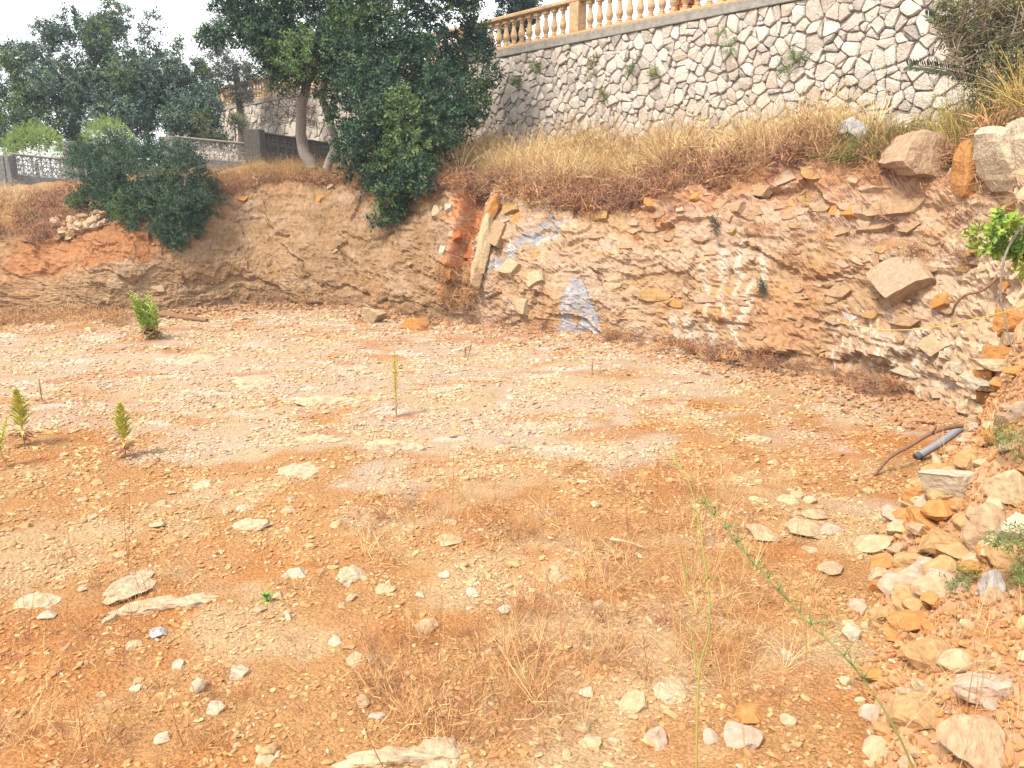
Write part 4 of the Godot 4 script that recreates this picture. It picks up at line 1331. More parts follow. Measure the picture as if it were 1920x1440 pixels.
	for i in 120:      # on the slope beside the camera
		var h := face_at(rng.randf_range(2080, 2500), rng.randf_range(0.1, 0.9))
		fl.append([h[0], -1, 0.9])
	tag(scatter([tuft(61, 22, 0.17, 0.15, 0.0026, 0.7), tangle(62, 26, 0.24, 0.0032), tuft(63, 16, 0.22, 0.12, 0.0024, 0.5, true), tuft(64, 7, 0.40, 0.10, 0.0030, 0.25, true)], M.dry, "wiry_grass", fl, Vector2(0.6, 1.3), wiry, 0.35), "sparse wiry orange brown dry grass on the stony ground", "grass", "", "stuff")

func weed(where: Vector3, h: float, w: float, leaves: int, tone: Color, foot: Color, label: String, lean := Vector3.ZERO, stems := 1, sd := 1):
	# an upright weed: narrow leaves all the way up a stem, withered low down
	var r := RandomNumberGenerator.new()
	r.seed = sd
	var o := base("weed", where)
	tag(o, label, "weed")
	for st in stems:
		var off := Vector3.ZERO if stems == 1 else Vector3(r.randfn() * 0.04, 0, r.randfn() * 0.04)
		var tip := Vector3(0, h * (1.0 if stems == 1 else r.randf_range(0.6, 1.0)), 0) + lean * h + (Vector3.ZERO if stems == 1 else Vector3(r.randfn() * 0.12, 0, r.randfn() * 0.1))
		var s := Shape.new()
		s.tube([off, off.lerp(tip, 0.5) + lean * h * -0.06, tip], [0.006, 0.005, 0.002], 5, foot.lerp(tone, 0.4))
		put(s.mesh(), M.leaf, "stem", o)
		var l := Shape.new()
		for i in leaves:
			var t := pow((i + 1.0) / leaves, 0.9)
			if t < 0.12: continue
			var p := off.lerp(tip, 0.5).lerp(off if t < 0.5 else tip, absf(t - 0.5) * 2.0)
			var a := i * 2.4 + r.randf() * 0.5
			var d := Vector3(cos(a), r.randf_range(0.6, 1.5), sin(a)).normalized()
			if t < 0.3: d = Vector3(cos(a), r.randf_range(-0.6, 0.4), sin(a)).normalized()
			var ll := w * sin(clampf(t * 0.9 + 0.12, 0, 1) * PI) * r.randf_range(0.7, 1.2) + w * 0.25
			var side := d.cross(Vector3.UP).normalized() * w * 0.12
			var c := tone.lerp(foot, 1.0 if t < 0.28 else 0.0) * r.randf_range(0.8, 1.2)
			l.tri(p, p + d * ll * 0.5 + side, p + d * ll + Vector3.DOWN * ll * 0.1, c)
			l.tri(p, p + d * ll + Vector3.DOWN * ll * 0.1, p + d * ll * 0.5 - side, c)
		put(l.mesh(), M.leaf, "leaves", o)
func stalk(pts: Array, r0: float, r1: float, tone: Color, label: String, twigs: int, sd: int, called := "dry_stalk", cat := "plant", group := "", leafed := Color(0, 0, 0, 0)):
	var r := RandomNumberGenerator.new()
	r.seed = sd
	var o := base(called, pts[0])
	var rel := []
	for p in pts: rel.append((p as Vector3) - (pts[0] as Vector3))
	tag(o, label, cat, group)
	var mat: Material = M.dry
	var curve := []
	for i in rel.size() - 1:
		for k in 5: curve.append((rel[i] as Vector3).cubic_interpolate(rel[i + 1], rel[maxi(i - 1, 0)], rel[mini(i + 2, rel.size() - 1)], k / 5.0))
	curve.append(rel[-1])
	var rad := []
	for i in curve.size(): rad.append(lerpf(r0, r1, i / (curve.size() - 1.0)))
	var s := Shape.new()
	s.tube(curve, rad, 5, tone)
	put(s.mesh(), mat, "stem", o)
	if twigs == 0: return
	var tw := Shape.new()
	for i in twigs:
		var q: Vector3 = curve[int(r.randf_range(0.35, 0.99) * (curve.size() - 1))]
		var d := Vector3(r.randfn(), r.randf_range(0.2, 1.4), r.randfn()).normalized()
		var l := r.randf_range(0.03, 0.11)
		var e := q + d * l + Vector3.DOWN * l * 0.1
		var side := d.cross(Vector3(r.randfn(), r.randfn(), r.randfn())).normalized() * 0.0012
		if leafed.a > 0.0:
			side *= 1.6
			tw.quad(q - side, q + side, e + side * 0.3, e - side * 0.3, leafed * r.randf_range(0.8, 1.2))
		else:
			tw.quad(q - side, q + side, e + side, e - side, tone)
			for k in 3:
				var f := e + Vector3(r.randfn(), r.randfn(), r.randfn()) * 0.006
				tw.tri(f, f + Vector3(0.006, 0.004, 0), f + Vector3(0, 0.007, 0.004), tone * 0.8)
	put(tw.mesh(), mat, "twigs", o)

# ------------------------------------------------------------------ stones
func build_stones():
	var said := {}
	var loose := "pale limestone stone lying loose on the ochre ground"
	var outc := "low limestone outcrop lying flush in the ochre ground"
	# px, py of the middle, width, height, tone, outcrop?, own label
	for s in [[700, 596, 38, 32, "cream", 0, "cream angular boulder standing beside the orange boulder at the rock base"], [783, 609, 42, 25, "orange", 0, "squat orange boulder beside the cream boulder at the rock base"],
			[310, 1110, 150, 42, "pale", 1, "largest whitish outcrop with a withered stalk at its edge"], [247, 1086, 56, 40, "cream", 1, ""], [71, 1121, 56, 28, "pale", 1, ""], [91, 1149, 32, 16, "pale", 0, ""], [155, 1102, 24, 16, "cream", 0, ""], [573, 882, 88, 22, "pale", 1, ""],
			[375, 904, 34, 18, "pale", 1, ""], [469, 978, 52, 22, "pale", 1, ""], [462, 949, 36, 14, "pale", 1, ""], [553, 1064, 56, 22, "pale", 0, ""], [249, 1202, 26, 15, "cream", 0, ""], [291, 1178, 36, 24, "grey", 0, "small heap of pinkish grey stone on ochre gravel"], [335, 1235, 28, 13, "pale", 0, ""],
			[369, 1272, 28, 70, "pale", 0, "narrow white stone standing out of the ochre soil"], [402, 1322, 36, 28, "pale", 0, ""], [444, 1249, 40, 20, "pale", 0, ""], [307, 1384, 28, 18, "pale", 0, ""], [255, 1287, 18, 16, "pale", 0, ""], [498, 1424, 34, 26, "cream", 0, ""], [222, 1036, 24, 12, "cream", 0, ""], [300, 942, 26, 12, "tan", 0, ""],
			[540, 955, 28, 12, "tan", 0, ""], [627, 1191, 28, 16, "pale", 0, ""], [189, 1298, 20, 14, "cream", 0, ""], [667, 1069, 66, 32, "cream", 1, ""], [722, 1098, 40, 18, "cream", 0, ""], [833, 1071, 26, 18, "pale", 0, ""], [840, 1016, 50, 14, "cream", 0, ""], [795, 1164, 44, 34, "cream", 0, "upright pointed cream stone in the dry grass"],
			[669, 1233, 40, 22, "cream", 0, ""], [697, 1227, 30, 18, "cream", 0, ""], [944, 1133, 28, 18, "pale", 0, ""], [884, 1104, 24, 16, "pale", 0, ""], [1044, 1070, 50, 24, "cream", 0, ""], [1124, 1129, 30, 28, "cream", 0, ""], [1102, 1278, 34, 20, "pale", 0, ""], [1190, 1302, 56, 46, "cream", 0, ""], [1262, 1280, 64, 34, "pale", 1, ""],
			[1090, 1340, 32, 32, "cream", 0, ""], [1106, 1369, 46, 30, "cream", 0, ""], [1235, 1370, 46, 46, "pink", 0, ""], [1155, 1373, 28, 20, "cream", 0, ""], [740, 1390, 190, 60, "cream", 1, "broad cracked cream outcrop at the edge of the dry grass"], [826, 1394, 64, 66, "cream", 1, ""], [711, 1335, 36, 16, "pink", 0, ""],
			[787, 1105, 26, 14, "cream", 0, ""], [1475, 1229, 34, 18, "pale", 0, ""], [1597, 1188, 34, 54, "pale", 0, "white knobbly stone at the foot of the rubble slope"], [1400, 1342, 56, 34, "orange", 0, "rusty orange block among the stones below the rubble slope"], [1391, 1384, 70, 50, "pink", 0, ""], [1333, 1378, 34, 32, "pink", 0, ""], [1475, 1362, 34, 20, "cream", 0, ""],
			[1587, 1284, 26, 20, "cream", 0, ""], [1551, 1062, 50, 18, "tan", 0, ""], [1533, 967, 52, 12, "tan", 0, ""], [1427, 1000, 72, 16, "cream", 0, ""], [1500, 992, 78, 20, "cream", 0, ""], [1555, 993, 46, 16, "pink", 0, ""], [1498, 920, 30, 18, "cream", 0, ""], [1520, 931, 26, 20, "cream", 0, ""], [1475, 933, 46, 12, "cream", 0, ""],
			[1422, 938, 34, 10, "cream", 0, ""], [1627, 907, 24, 16, "cream", 0, ""], [1604, 1129, 36, 28, "pink", 0, ""], [1290, 713, 30, 6, "brown", 0, ""], [1237, 672, 12, 12, "pale", 0, ""], [192, 757, 22, 10, "pink", 0, ""], [1065, 655, 18, 10, "orange", 0, ""], [1420, 818, 40, 10, "pale", 1, ""], [610, 750, 90, 14, "pale", 1, ""],
			[370, 676, 60, 10, "pale", 1, ""], [820, 738, 40, 8, "pale", 1, ""], [740, 842, 90, 16, "pale", 1, ""], [690, 690, 60, 12, "pale", 1, ""], [480, 716, 70, 10, "pale", 1, ""], [600, 828, 60, 10, "pale", 1, ""], [960, 836, 60, 10, "pale", 1, ""]]:
		var p := on_floor(s[0], s[1] + s[3] * 0.25)
		var d := p.distance_to(Vector3(0, EYE, 0))
		var w: float = s[2] * d / FOCAL * 0.5
		var sink := asin(clampf(EYE / d, 0, 1))
		var hgt: float = s[3] * d / FOCAL * 0.5
		p.y = floor_y(p.x, p.z)
		var size: Vector3
		if s[5] == 1:
			var dz: float = hgt / sin(sink) * 0.95
			size = Vector3(w * 1.3, minf(0.10, w * 0.5), minf(dz, w * 1.6) * 1.25)
			p.y -= size.y * 0.5
		else:
			size = Vector3(w * 1.05, clampf(hgt * 0.9, w * 0.3, w * 1.3), w * 0.95)
			p.y += size.y * 0.06
		if s[0] in [700, 783]:
			size = Vector3(w * 1.35, hgt * 1.35, w * 1.2)
			p.y += size.y * 0.45
		var label: String = s[6]
		if label == "": label = outc if s[5] == 1 else (loose if s[4] in ["pale", "cream"] else "tan or pinkish stone lying loose on the ochre ground")
		var o := lay(rocks[rng.randi() % rocks.size()] if s[5] == 0 else beds[rng.randi() % beds.size()], M["outcrop" if s[5] == 1 else s[4]], p, size, 0.0 if size.z > w * 1.3 or s[5] == 1 else rng.randf() * TAU, 0.1, "boulder" if s[0] in [700, 783] else ("outcrop" if s[5] == 1 else "loose_stone"), label, "" if s[6] else ("limestone outcrops in the floor" if s[5] == 1 else ("pale loose stones" if label == loose else "tan loose stones")))
	for i in 90:        # smaller stones scattered over the floor
		var x := rng.randf_range(-4.5, 2.4)
		var z := -rng.randf_range(2.7, 9.5)
		if x > 1.5 + (-z - 3.3) * 0.62 - 0.3 or x < z * 0.7: continue
		var w := rng.randf_range(0.018, 0.045) * (1.0 + maxf(0.0, (-z - 4.0) * 0.06))
		lay(rocks[rng.randi() % rocks.size()], M[["cream", "ochre", "cream", "tan"][rng.randi() % 4]], Vector3(x, floor_y(x, z) + w * 0.12, z), Vector3(w * 1.4, w * 0.55, w), rng.randf() * TAU, 0.2, "loose_stone", "small flat cream to ochre stone bedded in the ochre gravel", "small flat stones of the floor")
	# stones of the rubble slope and the stack at its far end
	var slope := "stone lying in the orange rubble slope beside the plot"
	for s in [[1785, 893, 96, 62, "pale", 1, "large squared block with whitish top resting on the orange rubble"], [1828, 860, 48, 42, "ochre", 0, "rounded ochre stone behind the large squared block"], [1895, 920, 60, 50, "cream", 0, ""], [1862, 945, 46, 40, "cream", 0, ""], [1845, 985, 62, 92, "tan", 0, "tall tan stone leaning in the rubble slope"], [1895, 990, 60, 70, "pale", 0, ""],
			[1782, 1018, 96, 50, "ochre", 1, "wedge shaped ochre block below the leaning tan stone"], [1722, 1045, 60, 36, "ochre", 0, ""], [1735, 985, 44, 30, "pale", 0, ""], [1722, 935, 40, 40, "orange", 0, ""], [1710, 905, 34, 26, "cream", 0, ""], [1738, 940, 36, 20, "cream", 0, ""], [1690, 985, 60, 36, "cream", 0, ""], [1660, 1010, 70, 30, "cream", 0, ""],
			[1735, 1335, 84, 60, "ochre", 0, "big ochre stone low in the rubble slope"], [1850, 1390, 96, 66, "tan", 0, "big tan stone low in the rubble slope beside the ochre one"], [1650, 1400, 60, 46, "cream", 0, ""], [1745, 1215, 80, 60, "ochre", 0, ""], [1870, 1280, 90, 46, "pink", 0, ""], [1800, 1240, 50, 40, "cream", 0, ""], [1865, 1120, 34, 30, "tan", 0, ""], [1880, 1095, 40, 50, "grey", 0, ""], [1790, 1105, 28, 22, "pink", 0, ""], [1830, 1085, 30, 14, "cream", 0, ""], [1640, 1330, 40, 30, "pink", 0, ""], [1590, 1360, 46, 34, "cream", 0, ""]]:
		var h := seen_at(s[0], s[1] + s[3] * 0.3)
		var d: float = (h[0] as Vector3).distance_to(Vector3(0, EYE, 0))
		var w: float = s[2] * d / FOCAL * 0.5
		var t: float = s[3] * d / FOCAL * 0.5
		var label: String = s[6]
		var p: Vector3 = (h[0] as Vector3) + Vector3.UP * t * 0.15
		lay(slabs[rng.randi() % slabs.size()] if s[5] else rocks[rng.randi() % rocks.size()], M[s[4]], p, Vector3(w * 1.25, t * 1.1, w * 1.05), rng.randf_range(-0.4, 0.4), 0.25 if s[5] != 2 else 0.06, "rubble_stone", label if label else (("pale " if s[4] in ["pale", "cream"] else "rust coloured or grey ") + slope), "" if label else ("pale stones of the rubble slope" if s[4] in ["pale", "cream"] else "rust coloured stones of the rubble slope"))
	for q in [[1846, 722, 66, 20, "pale", 6.75, "pale flat capstone on the rock stack beside the plot"], [1908, 722, 62, 20, "pale", 6.7, "second pale flat capstone beside the first on the rock stack"], [1866, 682, 66, 15, "cream", 6.75, "thin cream slab on top of the rock stack"],
			[1856, 744, 50, 26, "orange", 6.8, ""], [1905, 746, 52, 26, "orange", 6.75, ""], [1890, 700, 62, 22, "orange", 6.8, ""], [1848, 702, 34, 16, "orange", 6.85, ""], [1850, 768, 56, 26, "tan", 6.75, ""], [1906, 774, 60, 30, "cream", 6.7, ""], [1838, 792, 46, 24, "cream", 6.7, ""], [1880, 796, 52, 26, "orange", 6.65, ""], [1925, 800, 50, 34, "tan", 6.6, ""], [1860, 818, 54, 26, "orange", 6.55, ""], [1830, 830, 40, 26, "orange", 6.5, ""], [1905, 690, 40, 40, "tan", 7.0, ""], [1880, 662, 50, 24, "orange", 6.95, ""], [1915, 640, 56, 34, "cream", 6.95, ""], [1905, 605, 60, 40, "orange", 7.05, ""]]:
		var w: float = q[2] * q[5] / FOCAL * 0.5
		var t: float = q[3] * q[5] / FOCAL * 0.5
		lay(slabs[rng.randi() % slabs.size()], M[q[4]], at(q[0], q[1], q[5]), Vector3(w * 1.55, t * 1.7, w * 1.5), rng.randf_range(-0.3, 0.3), 0.07, "stacked_stone", q[6] if q[6] else ("rusty orange stone in the rock stack under the capstones" if q[4] == "orange" else "cream or tan stone in the rock stack under the capstones"), "" if q[6] else ("orange stones of the rock stack" if q[4] == "orange" else "cream stones of the rock stack"))
	for i in 170:
		var k := rng.randf_range(1985, 2480)
		if i % 5 > 1: k = rng.randf_range(2030, 2330)
		var h := face_at(k, pow(rng.randf(), 1.3) * 0.75)
		var w := rng.randf_range(0.022, 0.06) if i % 5 < 2 else rng.randf_range(0.05, 0.12)
		lay(rocks[rng.randi() % rocks.size()], M[["cream", "ochre", "tan", "orange", "pink"][rng.randi() % 5]], (h[0] as Vector3) + Vector3.UP * w * 0.2, Vector3(w * 1.3, w * 0.7, w), rng.randf() * TAU, 0.35, "rubble_stone", "small cream, tan or orange stone bedded in the orange earth of the slope", "small stones of the rubble slope")
	# the great boulder and the white rocks on the rim
	for q in [[10.1, 0.75, "brown", "great brown boulder with flat face on the rock rim under the wall", [1650, 308, 1672, 280, 1700, 250, 1728, 243, 1760, 252, 1782, 268, 1780, 305, 1758, 335, 1715, 334, 1680, 330]],
			[8.5, 0.6, "pale", "tall white rock on the rim beside the rusty cleft", [1846, 300, 1848, 250, 1862, 232, 1888, 236, 1902, 262, 1908, 330, 1900, 368, 1866, 360, 1856, 330]],
			[8.2, 0.6, "pale", "taller white rock at the end of the rim", [1900, 262, 1912, 226, 1960, 214, 1998, 260, 1990, 380, 1930, 386, 1905, 360]],
			[9.2, 0.4, "orange", "narrow rust coloured rock beside the white rim rock", [1788, 372, 1794, 300, 1806, 268, 1826, 262, 1842, 300, 1846, 350, 1840, 382]],
			[11.5, 0.3, "grey", "grey rock half buried in scrub above the ochre blocks", [1576, 250, 1582, 226, 1598, 218, 1618, 232, 1622, 262, 1596, 270]],
			[11.3, 0.22, "cream", "flat cream stone under the grey rock in the scrub", [1576, 282, 1590, 272, 1616, 276, 1624, 288, 1600, 296]]]:
		var o := put(block_rock(q[4], q[0], q[1], int(q[0] * 100)), M[q[2]], "rim_rock" if q[2] != "brown" else "boulder")
		tag(o, q[3], "rock")
	# rubble heap by the bush
	for i in 60:
		var p := bank_at(rng.randf_range(95, 205), rng.randf_range(-0.05, 0.14))
		var w := rng.randf_range(0.05, 0.13)
		lay(rocks[rng.randi() % rocks.size()], M[["tan", "cream", "pink"][rng.randi() % 3]], p + Vector3.UP * w * 0.3 + Vector3.UP * rng.randf() * 0.1, Vector3(w * 1.2, w * 0.8, w), rng.randf() * TAU, 0.3, "heap_stone", "tan stone in the rubble heap beside the dark bush", "stones of the rubble heap")
func build_gravel():
	var near := []
	var cols := []
	for m in chips.size():
		near.append([])
		cols.append(PackedColorArray())
	var tones := [Color(0.64, 0.44, 0.20), Color(0.60, 0.38, 0.16), Color(0.68, 0.52, 0.28), Color(0.54, 0.30, 0.12), Color(0.72, 0.60, 0.40), Color(0.58, 0.36, 0.20), Color(0.50, 0.24, 0.09)]
	for i in 150000:
		var d := 2.3 + pow(rng.randf(), 0.72) * 13.2
		var x := rng.randf_range(-0.86, 0.66) * (d + 0.8)
		var z := -d
		if d > 9.0 and rng.randf() < 0.35: continue
		var dens := n_mid.get_noise_2d(x * 2.2, z * 2.2) + 0.6 * n_big.get_noise_2d(x * 8.0, z * 8.0)
		if rng.randf() > 0.66 + dens * 1.5: continue
		var s := 0.005 + 0.005 * absf(rng.randfn()) + (0.012 * rng.randf() if rng.randf() < 0.08 else 0.0)
		s *= 1.0 + maxf(0.0, d - 4.0) * 0.09
		var b := Basis.from_euler(Vector3(rng.randfn() * 0.25, rng.randf() * TAU, rng.randfn() * 0.25)).scaled_local(Vector3(s * rng.randf_range(1.0, 1.9), s * rng.randf_range(0.4, 0.8), s * rng.randf_range(0.8, 1.2)))
		var m := i % chips.size()
		near[m].append(Transform3D(b, Vector3(x, floor_y(x, z) + s * 0.2, z)))
		var c: Color = tones[rng.randi() % tones.size()].lerp(soil_colour(x, z), rng.randf_range(0.35, 0.95))
		cols[m].append(c * rng.randf_range(0.85, 1.2))
	for i in 12000:       # rubble of the slope
		var k := rng.randf_range(2030, 2560)
		var h := face_at(k + rng.randf(), rng.randf_range(-0.05, 1.0))
		var s := 0.004 + 0.007 * absf(rng.randfn()) + (0.022 * rng.randf() if rng.randf() < 0.07 else 0.0)
		var b := Basis.from_euler(Vector3(rng.randfn() * 0.5, rng.randf() * TAU, rng.randfn() * 0.5)).scaled_local(Vector3(s * rng.randf_range(1.0, 1.6), s * rng.randf_range(0.5, 0.9), s))
		var m := i % chips.size()
		near[m].append(Transform3D(b, (h[0] as Vector3) + Vector3(rng.randf_range(-0.02, 0.02), s * 0.3, rng.randf_range(-0.02, 0.02))))
		cols[m].append((tones[rng.randi() % tones.size()] as Color).lerp(Color(0.48, 0.22, 0.085), rng.randf_range(0.3, 1.0)))
	for i in 4200:        # crumbs at the foot of the face
		var k := rng.randf_range(-100, 1960)
		var h := face_at(k + rng.randf(), rng.randf() * 0.06)
		var out: Vector3 = (h[1] as Vector3) * Vector3(1, 0, 1)
		var p: Vector3 = (h[0] as Vector3) + out * rng.randf_range(0.0, 0.03)
		if p.y < 0.25: p = Vector3(p.x, 0, p.z) + out * absf(rng.randfn()) * 0.5
		if p.y < 0.2: p.y = maxf(p.y, floor_y(p.x, p.z))
		var s := 0.012 + 0.014 * absf(rng.randfn())
		var b := Basis.from_euler(Vector3(rng.randfn() * 0.4, rng.randf() * TAU, rng.randfn() * 0.4)).scaled_local(Vector3(s * rng.randf_range(1.0, 1.7), s * 0.6, s))
		var m := i % chips.size()
		near[m].append(Transform3D(b, p + Vector3.UP * s * 0.2))
		cols[m].append(Color(0.50, 0.33, 0.20).lerp(Color(0.50, 0.24, 0.11), rng.randf()))
	var root := base("gravel")
	for m in chips.size(): copies(chips[m], M.gravel, "chips", near[m], cols[m], root).set_meta("kind", "stuff")
	tag(root, "flat chips of ochre and cream gravel covering the ground", "gravel", "", "stuff")

# ------------------------------------------------------------------ single plants and litter
func floor_at(px: float, py: float) -> Vector3:
	var p := on_floor(px, py)
	p.y = floor_y(p.x, p.z)
	return p
func build_details():
	var green := Color(0.20, 0.27, 0.05)
	var lime := Color(0.46, 0.43, 0.09)
	var dead := Color(0.28, 0.13, 0.07)
	weed(floor_at(290, 640), 0.78, 0.13, 60, Color(0.34, 0.43, 0.09), dead, "bushy bright green weed clump near the rock base", Vector3(-0.16, 0, 0), 14, 71)
	weed(floor_at(48, 845), 0.54, 0.13, 150, lime, dead, "yellow green upright weed beside the smaller brown weed", Vector3(0.0, 0, 0), 1, 72)
	weed(floor_at(81, 764), 0.28, 0.035, 80, Color(0.26, 0.15, 0.08), dead, "short withered brown weed behind the yellow green weed", Vector3.ZERO, 1, 73)
	weed(floor_at(237, 862), 0.50, 0.12, 150, lime, dead, "yellow green bottlebrush shaped weed standing alone with brown foot", Vector3.ZERO, 1, 74)
	weed(floor_at(744, 788), 0.72, 0.075, 120, Color(0.50, 0.40, 0.09), dead, "tall thin yellowish weed standing alone on the pale gravel", Vector3.ZERO, 1, 75)
	weed(floor_at(12, 890), 0.42, 0.06, 90, lime, dead, "yellow green weed with bare brown lower stem at the edge of the plot", Vector3.ZERO, 2, 76)
	weed(floor_at(500, 1122), 0.05, 0.05, 50, Color(0.13, 0.30, 0.05), Color(0.13, 0.30, 0.05), "tiny bright green seedling on bare ochre soil", Vector3.ZERO, 1, 77)
	weed(floor_at(1110, 710), 0.2, 0.03, 40, Color(0.30, 0.20, 0.10), dead, "short withered weed on the pale gravel below the grey rock", Vector3.ZERO, 1, 78)
	weed(floor_at(878, 664), 0.24, 0.05, 40, dead, dead, "small withered weed in front of the rock cleft", Vector3.ZERO, 2, 79)
	# slender dry stalks
	var rust := Color(0.40, 0.18, 0.08)
	var n := 0
	for s in [[240, 1060, 238, 868, 12], [540 / 2.25, 1065, 545 / 2.25, 880, 6], [848, 960, 850, 840, 16], [1178, 1030, 1165, 868, 22], [820, 1230, 828, 1110, 10], [1060, 1240, 1048, 1090, 8], [345, 1400, 322, 1300, 8], [720, 1440, 660, 1290, 4], [900, 1220, 905, 1080, 8], [1240, 1030, 1235, 840, 12], [1500, 1300, 1510, 1150, 6], [880, 1330, 872, 1180, 10], [1030, 1330, 1020, 1200, 8], [120, 1390, 128, 1300, 6], [155, 1400, 140, 1290, 5]]:
		var p := floor_at(s[0], s[1])
		var q := at(s[2], s[3], -p.z - 0.05)
		stalk([p, p.lerp(q, 0.5) + Vector3(rng.randfn() * 0.012, 0, 0.02), q], 0.0028, 0.0012, rust * rng.randf_range(0.8, 1.3), "slender dry brown stalk standing in the wiry grass", s[4], 300 + n, "dry_stalk", "plant", "slender dry stalks")
		n += 1
	# green stems close by
	var leafg := Color(0.17, 0.24, 0.06)
	stalk([at(1305, 1500, 2.5), at(1310, 1270, 2.5), at(1330, 1180, 2.48), at(1322, 1060, 2.5), at(1290, 900, 2.55), at(1225, 830, 2.6)], 0.0045, 0.0016, Color(0.36, 0.33, 0.10), "tall thin yellow green stem arching over the wiry grass", 26, 330, "green_stem", "plant", "", leafg)
	stalk([at(1310, 1275, 2.5), at(1295, 1180, 2.52), at(1285, 1020, 2.55)], 0.003, 0.0014, Color(0.36, 0.33, 0.10), "short side stem beside the tall arching stem", 10, 331, "green_stem", "plant", "", leafg)
	stalk([at(1735, 1500, 2.2), at(1680, 1370, 2.25), at(1600, 1250, 2.35), at(1500, 1150, 2.5), at(1400, 1040, 2.7), at(1310, 930, 2.9)], 0.0045, 0.0016, Color(0.20, 0.20, 0.07), "long dark green feathery stem leaning across the rubble slope", 150, 332, "green_stem", "plant", "", Color(0.10, 0.19, 0.06))
	stalk([at(1400, 1440, 2.5), at(1380, 1250, 2.6), at(1350, 1050, 2.7), at(1340, 850, 2.9)], 0.0022, 0.001, Color(0.46, 0.26, 0.10), "thin straw coloured stem bending towards the rubble slope", 14, 333, "dry_stalk", "plant")
	for q in [[1700, 1120, 1830, 1085, 1925, 1130], [1700, 1330, 1830, 1240, 1925, 1270], [1620, 1440, 1760, 1300, 1880, 1240], [1800, 1440, 1850, 1250, 1870, 1130], [1880, 1440, 1895, 1300, 1925, 1200]]:
		var a: Vector3 = seen_at(q[0], q[1])[0]
		var dd := -a.z
		stalk([a, at(q[2], q[3], dd * 0.96), at(q[4], q[5], dd * 0.92)], 0.002, 0.001, Color(0.58, 0.40, 0.22), "bent straw coloured stalk in the rubble slope", 3, 340 + n, "dry_stalk", "plant", "bent straw stalks of the slope")
		n += 1
	# dead branch, pipe, log, root, cord
	var br := base("dead_branch")
	tag(br, "crooked dead branch leaning from the ground to the rock stack", "branch")
	var b0 := floor_at(1640, 884)
	limb(br, "branch", [b0 + Vector3(0, 0.015, 0), at(1668, 858, 6.5), at(1706, 836, 6.6), at(1745, 813, 6.7), at(1780, 802, 6.75), at(1822, 796, 6.8)], 0.015, 0.021, M.dead_wood, 7)
	limb(br, "twig", [at(1745, 815, 6.65), at(1752, 806, 6.62), at(1756, 800, 6.6)], 0.012, 0.006, M.dead_wood, 5)
	var pi := base("pipe")
	tag(pi, "grey plastic pipe with dark open end under the dead branch", "pipe")
	var pa := floor_at(1722, 856) + Vector3(0, 0.035, 0)
	var pb := at(1806, 800, 6.95)
	var ps := Shape.new()
	ps.tube([pa, pa.lerp(pb, 0.5) + Vector3(0, -0.015, 0), pb], [0.036, 0.036, 0.036], 12)
	put(ps.mesh(), M.pipe, "tube", pi)
	var pe := Shape.new()
	pe.tube([pa - (pb - pa).normalized() * 0.03, pa + (pb - pa).normalized() * 0.02], [0.038, 0.038], 12)
	put(pe.mesh(), M.pipe_dark, "open_end", pi)
	var lg := base("log")
	tag(lg, "dark rotten branch lying beside the bushy green weed", "branch")
	limb(lg, "branch", [floor_at(302, 592) + Vector3(0, 0.05, 0), floor_at(345, 596) + Vector3(0, 0.05, 0), floor_at(388, 600) + Vector3(0, 0.03, 0)], 0.06, 0.04, M.dead_wood, 7)
	var rt := base("root")
	tag(rt, "thin brown root curving out of the rock face above the yellow cord", "root")
	limb(rt, "stem", [at(1786, 588, 7.6), at(1792, 570, 7.55), at(1810, 553, 7.5), at(1840, 545, 7.45), at(1862, 528, 7.4), at(1868, 515, 7.45)], 0.014, 0.012, M.dead_wood, 6)
	var rp := base("cord")
	tag(rp, "thin yellow cord stretched along the rock face", "cord")
	var cp := []
	var cr := []
	for i in 25:
		var t := i / 24.0
		cp.append(at(1575, 605, 9.0).lerp(at(1990, 555, 4.6), t) + Vector3.DOWN * sin(t * PI) * 0.14)
		cr.append(0.004)
	var rs := Shape.new()
	rs.tube(cp, cr, 5)
	put(rs.mesh(), M.rope, "strand", rp)
	var st := base("stick")
	tag(st, "pale bleached stick lying in the wiry grass", "stick")
	var sa := floor_at(1145, 1022) + Vector3(0, 0.03, 0)
	limb(st, "branch", [sa, sa.lerp(floor_at(1205, 1033), 0.5) + Vector3(0, 0.02, 0), floor_at(1205, 1033) + Vector3(0, 0.02, 0)], 0.012, 0.007, M.pale, 6)
	# little plants rooted in the wall
	var wl := ["small green plant in the wall below the shady end of the balustrade", "pair of small green tufts in the wall under the balustrade pillar", "bright green round plant high in the wall", "dark green tuft in the wall above the golden grass", "bluish green tuft in the wall beside the big tree", "yellowish tuft low in the middle of the wall", "thin tuft in the wall joints between two green plants", "small sparse tuft in the wall joint above the yellowish tuft"]
	var i := 0
	for q in [[1003, 112, 0.22, 0], [1187, 116, 0.26, 0], [1378, 72, 0.24, 1], [1498, 117, 0.22, 0], [975, 150, 0.13, 0], [1126, 178, 0.17, 2], [1118, 122, 0.17, 2], [1232, 142, 0.12, 2]]:
		var p := on_wall(q[0], q[1], 0.08)
		var o := base("wall_plant", p)
		tag(o, wl[i], "plant")
		var s := Shape.new()
		s.tube([-WN * 0.1, WN * 0.02 + Vector3.UP * 0.02, WN * 0.06], [0.01, 0.008, 0.005], 5, Color(0.2, 0.15, 0.08))
		put(s.mesh(), M.leaf, "stem", o)
		var c: Color = [Color(0.13, 0.20, 0.06), Color(0.16, 0.30, 0.07), Color(0.22, 0.22, 0.08)][q[3]]
